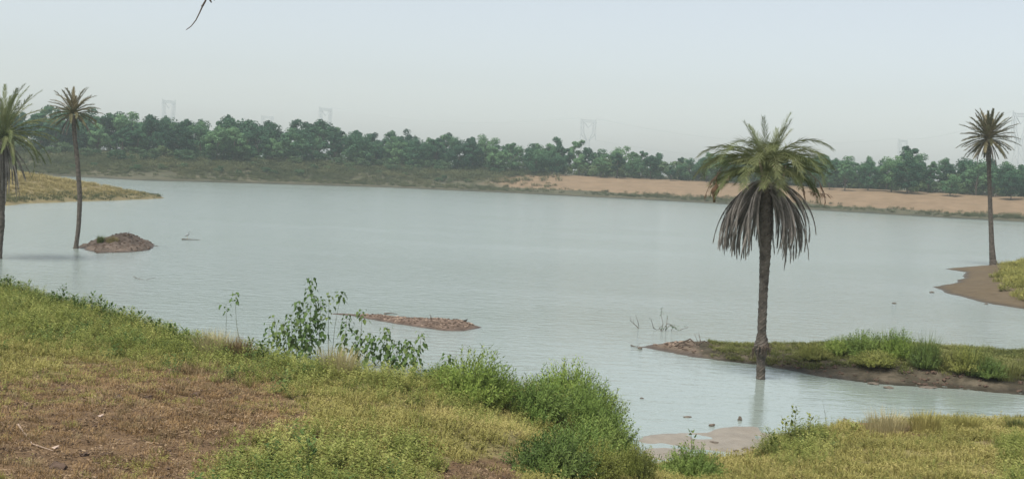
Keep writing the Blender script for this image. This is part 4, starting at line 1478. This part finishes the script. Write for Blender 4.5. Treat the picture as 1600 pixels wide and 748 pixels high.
for px, by, wpx, hpx, mat, lab in [(157, 379, 12, 15, 'tuss', 'small green grass tuft on the mud islet'), (175, 378, 26, 12, 'straw', 'pale dry grass tuft behind the hump of the mud islet')]:
    g0 = hit(px, by, IH, 66, 90)
    tussock(g0, wpx * g0.y / FPX, hpx * g0.y / FPX, 160, mat, lab, W=.03)
for px, by, wpx, hpx, mat, lab in [(335, 556, 80, 50, 'palegrass', 'pale dry grass tuft at the water edge below the bent weed'), (372, 562, 50, 44, 'drygrass', 'straw coloured grass tuft left of the tall weeds'),
                                   (1385, 674, 80, 42, 'palegrass', 'brownish grass tuft on the near right bank'), (1445, 674, 60, 42, 'herb_y', 'yellow green tuft right of the brownish tuft on the near bank'),
                                   (1510, 672, 50, 30, 'herb_y', 'middle tuft along the water line of the near right bank'), (1590, 672, 44, 26, 'spit', 'green tuft at the picture edge of the near right bank'),
                                   (530, 584, 80, 54, 'palegrass', 'hazy olive grass tuft at the foot of the tall weeds')]:
    g0 = hit(px, by)
    tussock(g0, wpx * g0.y / FPX, hpx * g0.y / FPX, 420, mat, lab, W=.013, name='grass_tuft', group='grass tufts on the near bank')

# ------------------------------------------------------------------ dead wood, twigs, stones, birds
def branch(name, path, r, mat, lab, cat, twigs=0, tw_len=.2, kind_group=None):
    root = empty(name, path[0])
    o_ = Vector(path[0])
    P = [Vector(p) - o_ for p in path]
    b = MB(); b.tube(P, [r * (1 - .7 * i / (len(P) - 1)) for i in range(len(P))], 6)
    b.build('stem', M[mat], root)
    for k in range(twigs):
        f = U(.2, .95) * (len(P) - 1); i = int(f)
        q = P[i].lerp(P[i + 1], f - i)
        d = ((P[i + 1] - P[i]).normalized() + rvec() * .9 + Vector((0, 0, .4))).normalized()
        b = MB(); b.tube([q, q + d * tw_len * .5 + rvec() * .02, q + d * tw_len * U(.7, 1.2)], [r * .45, r * .3, r * .1], 5)
        b.build('twig', M[mat], root)
    return props(root, lab, cat, kind_group)


random.seed(730)
Yt = 6.0
branch('hanging_twig', [at_y(400, -330, Yt), at_y(362, -180, Yt), at_y(338, -60, Yt), at_y(325, -8, Yt), at_y(320, 4, Yt), at_y(316, 11, Yt), at_y(312, 20, Yt), at_y(306, 32, Yt), at_y(299, 41, Yt), at_y(291, 47, Yt)],
       .0065, 'wood', 'thin bare twig hanging into the top of the picture against the sky', 'twig')
tw = C.objects['hanging_twig'] if 'hanging_twig' in C.objects else None
for (x0, y0, x1, y1, x2, y2) in [(324, -6, 328, 0, 330.5, 4.5), (328, -22, 332, -6, 335, 1), (320, 3, 317, 9, 314.5, 10)]:
    b = MB(); o_ = Vector(tw.location)
    b.tube([at_y(x0, y0, Yt) - o_, at_y(x1, y1, Yt) - o_, at_y(x2, y2, Yt) - o_], [.004, .0055, .003], 6)
    b.build('bud', M['wood'], tw)

g0, g1, g2 = hit(28, 666), hit(50, 696), hit(84, 708)
for q in (g0, g1, g2): q.z += .025
branch('dead_stick', [g0, g0.lerp(g1, .6), g1, g1.lerp(g2, .5), g2], .013, 'palewood', 'pale bent dead stick lying on the bare brown soil', 'stick')
gA = [hit(x, y, SH, 36, 50) + Vector((0, 0, z)) for x, y, z in [(1056, 541, .02), (1064, 540, .12), (1075, 541, .06), (1085, 543, .04)]]
branch('driftwood', gA, .035, 'wood', 'dark driftwood branch with a stub on the bare tip of the spit', 'driftwood', 2, .35)
gA = [hit(x, y, SH, 36, 50) + Vector((0, 0, z)) for x, y, z in [(1062, 541, .1), (1078, 539, .22), (1090, 543, .08), (1100, 541, .2), (1112, 543, .1), (1122, 545, .04)]]
branch('driftwood', gA, .03, 'wood', 'long arched driftwood branch where the grass of the spit begins', 'driftwood', 4, .4)
gA = [at(986, 539, .02), at(993, 541, .03), at(999, 543, .0)]
branch('driftwood', gA, .022, 'wood', 'small black snag in the water at the very tip of the spit', 'driftwood', 1, .2)

# drowned shrub with bare stems, in the water above the spit
Dw = at(1045, 517).y
root = empty('drowned_shrub', at(1045, 517))
props(root, 'drowned shrub of thin bare stems standing in the water above the spit', 'shrub')
o_ = Vector(root.location)
for pts_ in [[(1033, 518), (1036, 505), (1033, 492), (1034, 480)], [(1034, 518), (1043, 505), (1052, 508), (1058, 514)], [(1038, 518), (1046, 508), (1055, 512), (1060, 517)], [(1022, 514), (1020, 508), (1017, 497)],
             [(1020, 511), (1026, 515), (1034, 513)], [(1062, 516), (1068, 513), (1075, 512), (1073, 508)], [(1040, 518), (1041, 509), (1043, 494)], [(1034, 518), (1030, 512), (1036, 508)], [(1048, 518), (1052, 510), (1047, 507)]]:
    b = MB(); b.tube([at_y(x, y, Dw + U(-.3, .3)) - o_ for x, y in pts_], [.011, .009, .007, .005][:len(pts_)], 5)
    b.build('stem', M['wood'], root)
b = MB()
for (x, y, n) in [(1033, 481, 3), (1032, 487, 3), (1033, 492, 3), (1034, 513, 8), (1052, 510, 12), (1056, 512, 9), (1017, 497, 3), (1043, 494, 2), (1072, 509, 3), (1040, 512, 5), (1068, 498, 2)]:
    for _ in range(n):
        q = at_y(x + U(-3, 3), y + U(-2, 2), Dw + U(-.15, .15)) - o_
        d = rvec(); b.leaf(q, d, d.orthogonal().normalized(), U(.05, .09), .035)
b.build('leaves', M['weed'], root)
branch('snag', [at(998, 512.5, 0), at_y(990, 505, at(998, 512).y), at_y(984, 500, at(998, 512).y)], .018, 'wood', 'slanting bare snag in the water left of the drowned shrub', 'snag', 2, .2)
branch('snag', [at(998, 508, 0), at_y(996, 500, at(998, 512).y), at_y(993, 491, at(998, 512).y)], .012, 'wood', 'faint thin upright snag beside the slanting one', 'snag', 1, .15)
branch('snag', [at(208, 432, 0), at_y(218, 436, at(214, 436).y), at_y(228, 437, at(214, 436).y), at_y(242, 433, at(214, 436).y)], .016, 'wood', 'faint brushy snag in the water below the mud islet', 'snag', 6, .25)
branch('snag', [at(1291, 664, 0), at_y(1289, 645, at(1291, 664).y), at_y(1285, 624, at(1291, 664).y)], .006, 'stem', 'faint thin reed stalk in the inlet water beside the leafy plants', 'reed', 3, .18)
branch('snag', [at(240, 384, .0), at_y(245, 384, at(240, 384).y), at_y(250, 385, at(240, 384).y)], .03, 'wood', 'short dark snag at the right end of the mud islet', 'snag', 1, .2)
q0, q1 = at(284, 373.5, .05), at(313, 374.5, .03)
branch('floating_log', [q0, q0.lerp(q1, .4), q1], .045, 'wood', 'thin log floating in the lake with a heron on it', 'log')
q0, q1 = at(600, 489.5, .02), at(621, 490, .02)
branch('floating_stick', [q0, q0.lerp(q1, .5) + Vector((0, 0, .02)), q1], .03, 'wood', 'dark floating stick just behind the gravel bar', 'stick')
gk = hit(674, 500, HF['gravel_bar'][0], 40, 56)
branch('stub', [gk, gk + Vector((-.02, 0, .1)), gk + Vector((-.05, 0, .2))], .028, 'wood', 'short dark stub standing on the gravel bar', 'stub', 1, .1)


def bird(base, h, yaw, mat, lab, legs=True, long_neck=True):
    root = empty('bird', base, yaw)
    s = h
    b = MB()
    if long_neck:
        prof_ = [(-.30, .40, .015), (-.22, .44, .05), (-.08, .50, .095), (.06, .54, .10), (.15, .60, .07), (.18, .70, .038), (.15, .80, .030), (.17, .88, .032), (.22, .945, .045), (.27, .945, .035), (.30, .94, .015)]
        bk = [(.29, .942, .014), (.42, .92, .003)]
        lg = .42
    else:
        prof_ = [(-.75, .52, .02), (-.45, .50, .09), (-.2, .48, .20), (.05, .50, .25), (.25, .60, .20), (.34, .76, .13), (.42, .86, .13), (.50, .85, .09), (.54, .84, .03)]
        bk = [(.52, .85, .035), (.68, .81, .008)]
        lg = .34
    b.tube([Vector((x * s, 0, z * s)) for x, z, r_ in prof_], [r_ * s for *_, r_ in prof_], 9)
    b.build('body', M[mat], root, smooth=True)
    b = MB(); b.tube([Vector((x * s, 0, z * s)) for x, z, r_ in bk], [r_ * s for *_, r_ in bk], 6)
    b.build('beak', M['beak'], root)
    for sg in (-1, 1):
        b = MB(); b.tube([Vector((-.02 * s, sg * .04 * s, lg * s)), Vector((.02 * s, sg * .04 * s, lg * .5 * s)), Vector((0, sg * .045 * s, 0)), Vector((.07 * s, sg * .05 * s, .003))], [.022 * s, .013 * s, .013 * s, .008 * s], 5)
        b.build('leg', M['beak'], root)
    return props(root, lab, 'bird')


bl = at(292.5, 373.8, .1)
bird(bl, .58, R(15), 'greybird', 'grey heron standing on the thin log in the lake')
gi_ = hit(200, 370, IH, 66, 90)
bird(gi_, .42, R(70), 'greybird', 'small grey bird on top of the mud islet')
gb = hit(727, 504, HF['gravel_bar'][0], 40, 56)
bird(gb, .16, R(-10), 'darkbird', 'small dark bird on the right end of the gravel bar', long_neck=False)

random.seed(740)
ST = [(1365, 600, .16, .06, 'dark flat stone in the water below the tallest spit tussock'), (1388, 606, .14, .05, 'smaller wet stone right of the dark flat stone'), (1397, 474, .10, .05, 'dark lump in open water left of the muddy bank'),
      (1456, 457, .12, .06, 'dark stone off the pointed end of the muddy right bank'), (1541, 475, .10, .05, 'dark stone at the shore line of the muddy right bank'), (1003, 622, .05, .025, 'lone dark speck of debris in the water left of the palm reflection'),
      (1074, 651, .10, .02, 'flat dark debris in the water beyond the inlet'), (1156, 656, .055, .085, 'upright dark green clump by the palm reflection'), (1000, 545, .07, .07, 'black stone at the tip of the spit'),
      (1450, 605, .22, .03, 'pale flat mud slab at the water line of the spit'), (1320, 655, .05, .03, 'dark pebble in the inlet water before the near right bank'),
      (1540, 605, .2, .03, 'flat mud slab in the water under the olive tussock'),
      (1150, 706, .06, .035, 'dark stone at the inlet edge, left of a pair'), (1164, 705, .07, .04, 'dark stone in the middle of the inlet edge'), (1175, 704, .05, .035, 'dark stone at the inlet edge beside the grass'),
      (1116, 692, .09, .02, 'flat dark debris on the inlet mud, above the low bush'), (1112, 665, .07, .05, 'reddish clump on the tan inlet mud')]
for x, y, r_, h_, lab in ST:
    w = at(x, y, 0)
    z = max(0, gz(w.x, w.y)) if y > 640 else 0
    o = lump('stone', M['stone'], (w.x, w.y, z + h_ * .2), r_ * 1.2, r_ * .8, h_, U(-.4, .4))
    props(o, lab, 'stone', 'stones and lumps at the water')
for k, (x, y, r_, lab) in enumerate([(45, 634, .07, 'dark clod near the left edge of the brown patch'), (98, 612, .07, 'clod at the upper edge of the brown patch, left'), (185, 623, .08, 'clod at the upper edge of the brown patch, middle'),
                                     (304, 618, .08, 'large clod on the right half of the brown patch'), (92, 732, .10, 'big dark clod at the bottom left of the brown soil'), (232, 622, .07, 'clod right of the middle upper clod'),
                                     (168, 711, .06, 'small dark clod in the middle of the litter'), (132, 713, .05, 'tiny dark clod near the pale stick')]):
    g0 = hit(x, y)
    o = lump('clod', M['clod'], g0 + Vector((0, 0, r_ * .15)), r_ * 1.2, r_, r_ * .6, U(0, 3), rough=.35)
    props(o, lab, 'clod', 'clods of earth on the brown patch')
for k, (x, y, lab) in enumerate([(157, 655, 'pale dead leaf lying on the middle of the brown patch'), (86, 706, 'pale dead leaf at the end of the bent stick')]):
    g0 = hit(x, y) + Vector((0, 0, .05))
    b = MB()
    b.leaf(Vector((-.05, 0, 0)), Vector((1, .2, .35)).normalized(), Vector((0, 1, .3)).normalized(), .11, .07, fold=.3)
    b.leaf(Vector((-.03, .01, -.01)), Vector((.7, .7, .2)).normalized(), Vector((-.6, .7, .2)).normalized(), .08, .05, fold=.3)
    o = b.build('dead_leaf', M['palewood']); o.location = g0
    props(o, lab, 'leaf')

# ------------------------------------------------------------------ haze
hm = bpy.data.materials.new('haze')
hm.use_nodes = True
t = hm.node_tree
t.nodes.remove(t.nodes['Principled BSDF'])
pv = t.nodes.new('ShaderNodeVolumePrincipled')
pv.inputs['Color'].default_value = (0.86, 0.97, 1.0, 1)
pv.inputs['Density'].default_value = 0.00034
pv.inputs['Anisotropy'].default_value = 0.2
t.links.new(pv.outputs[0], t.nodes['Material Output'].inputs['Volume'])
x0, x1, y0, y1, z0, z1 = -900, 900, -80, 1600, -3, 72
b = MB()
b.v = [(x0, y0, z0), (x1, y0, z0), (x1, y1, z0), (x0, y1, z0), (x0, y0, z1), (x1, y0, z1), (x1, y1, z1), (x0, y1, z1)]
b.f = [(3, 2, 1, 0), (4, 5, 6, 7), (0, 1, 5, 4), (1, 2, 6, 5), (2, 3, 7, 6), (3, 0, 4, 7)]
props(b.build('haze', hm), label='pale haze filling the air over the lake', kind='stuff')
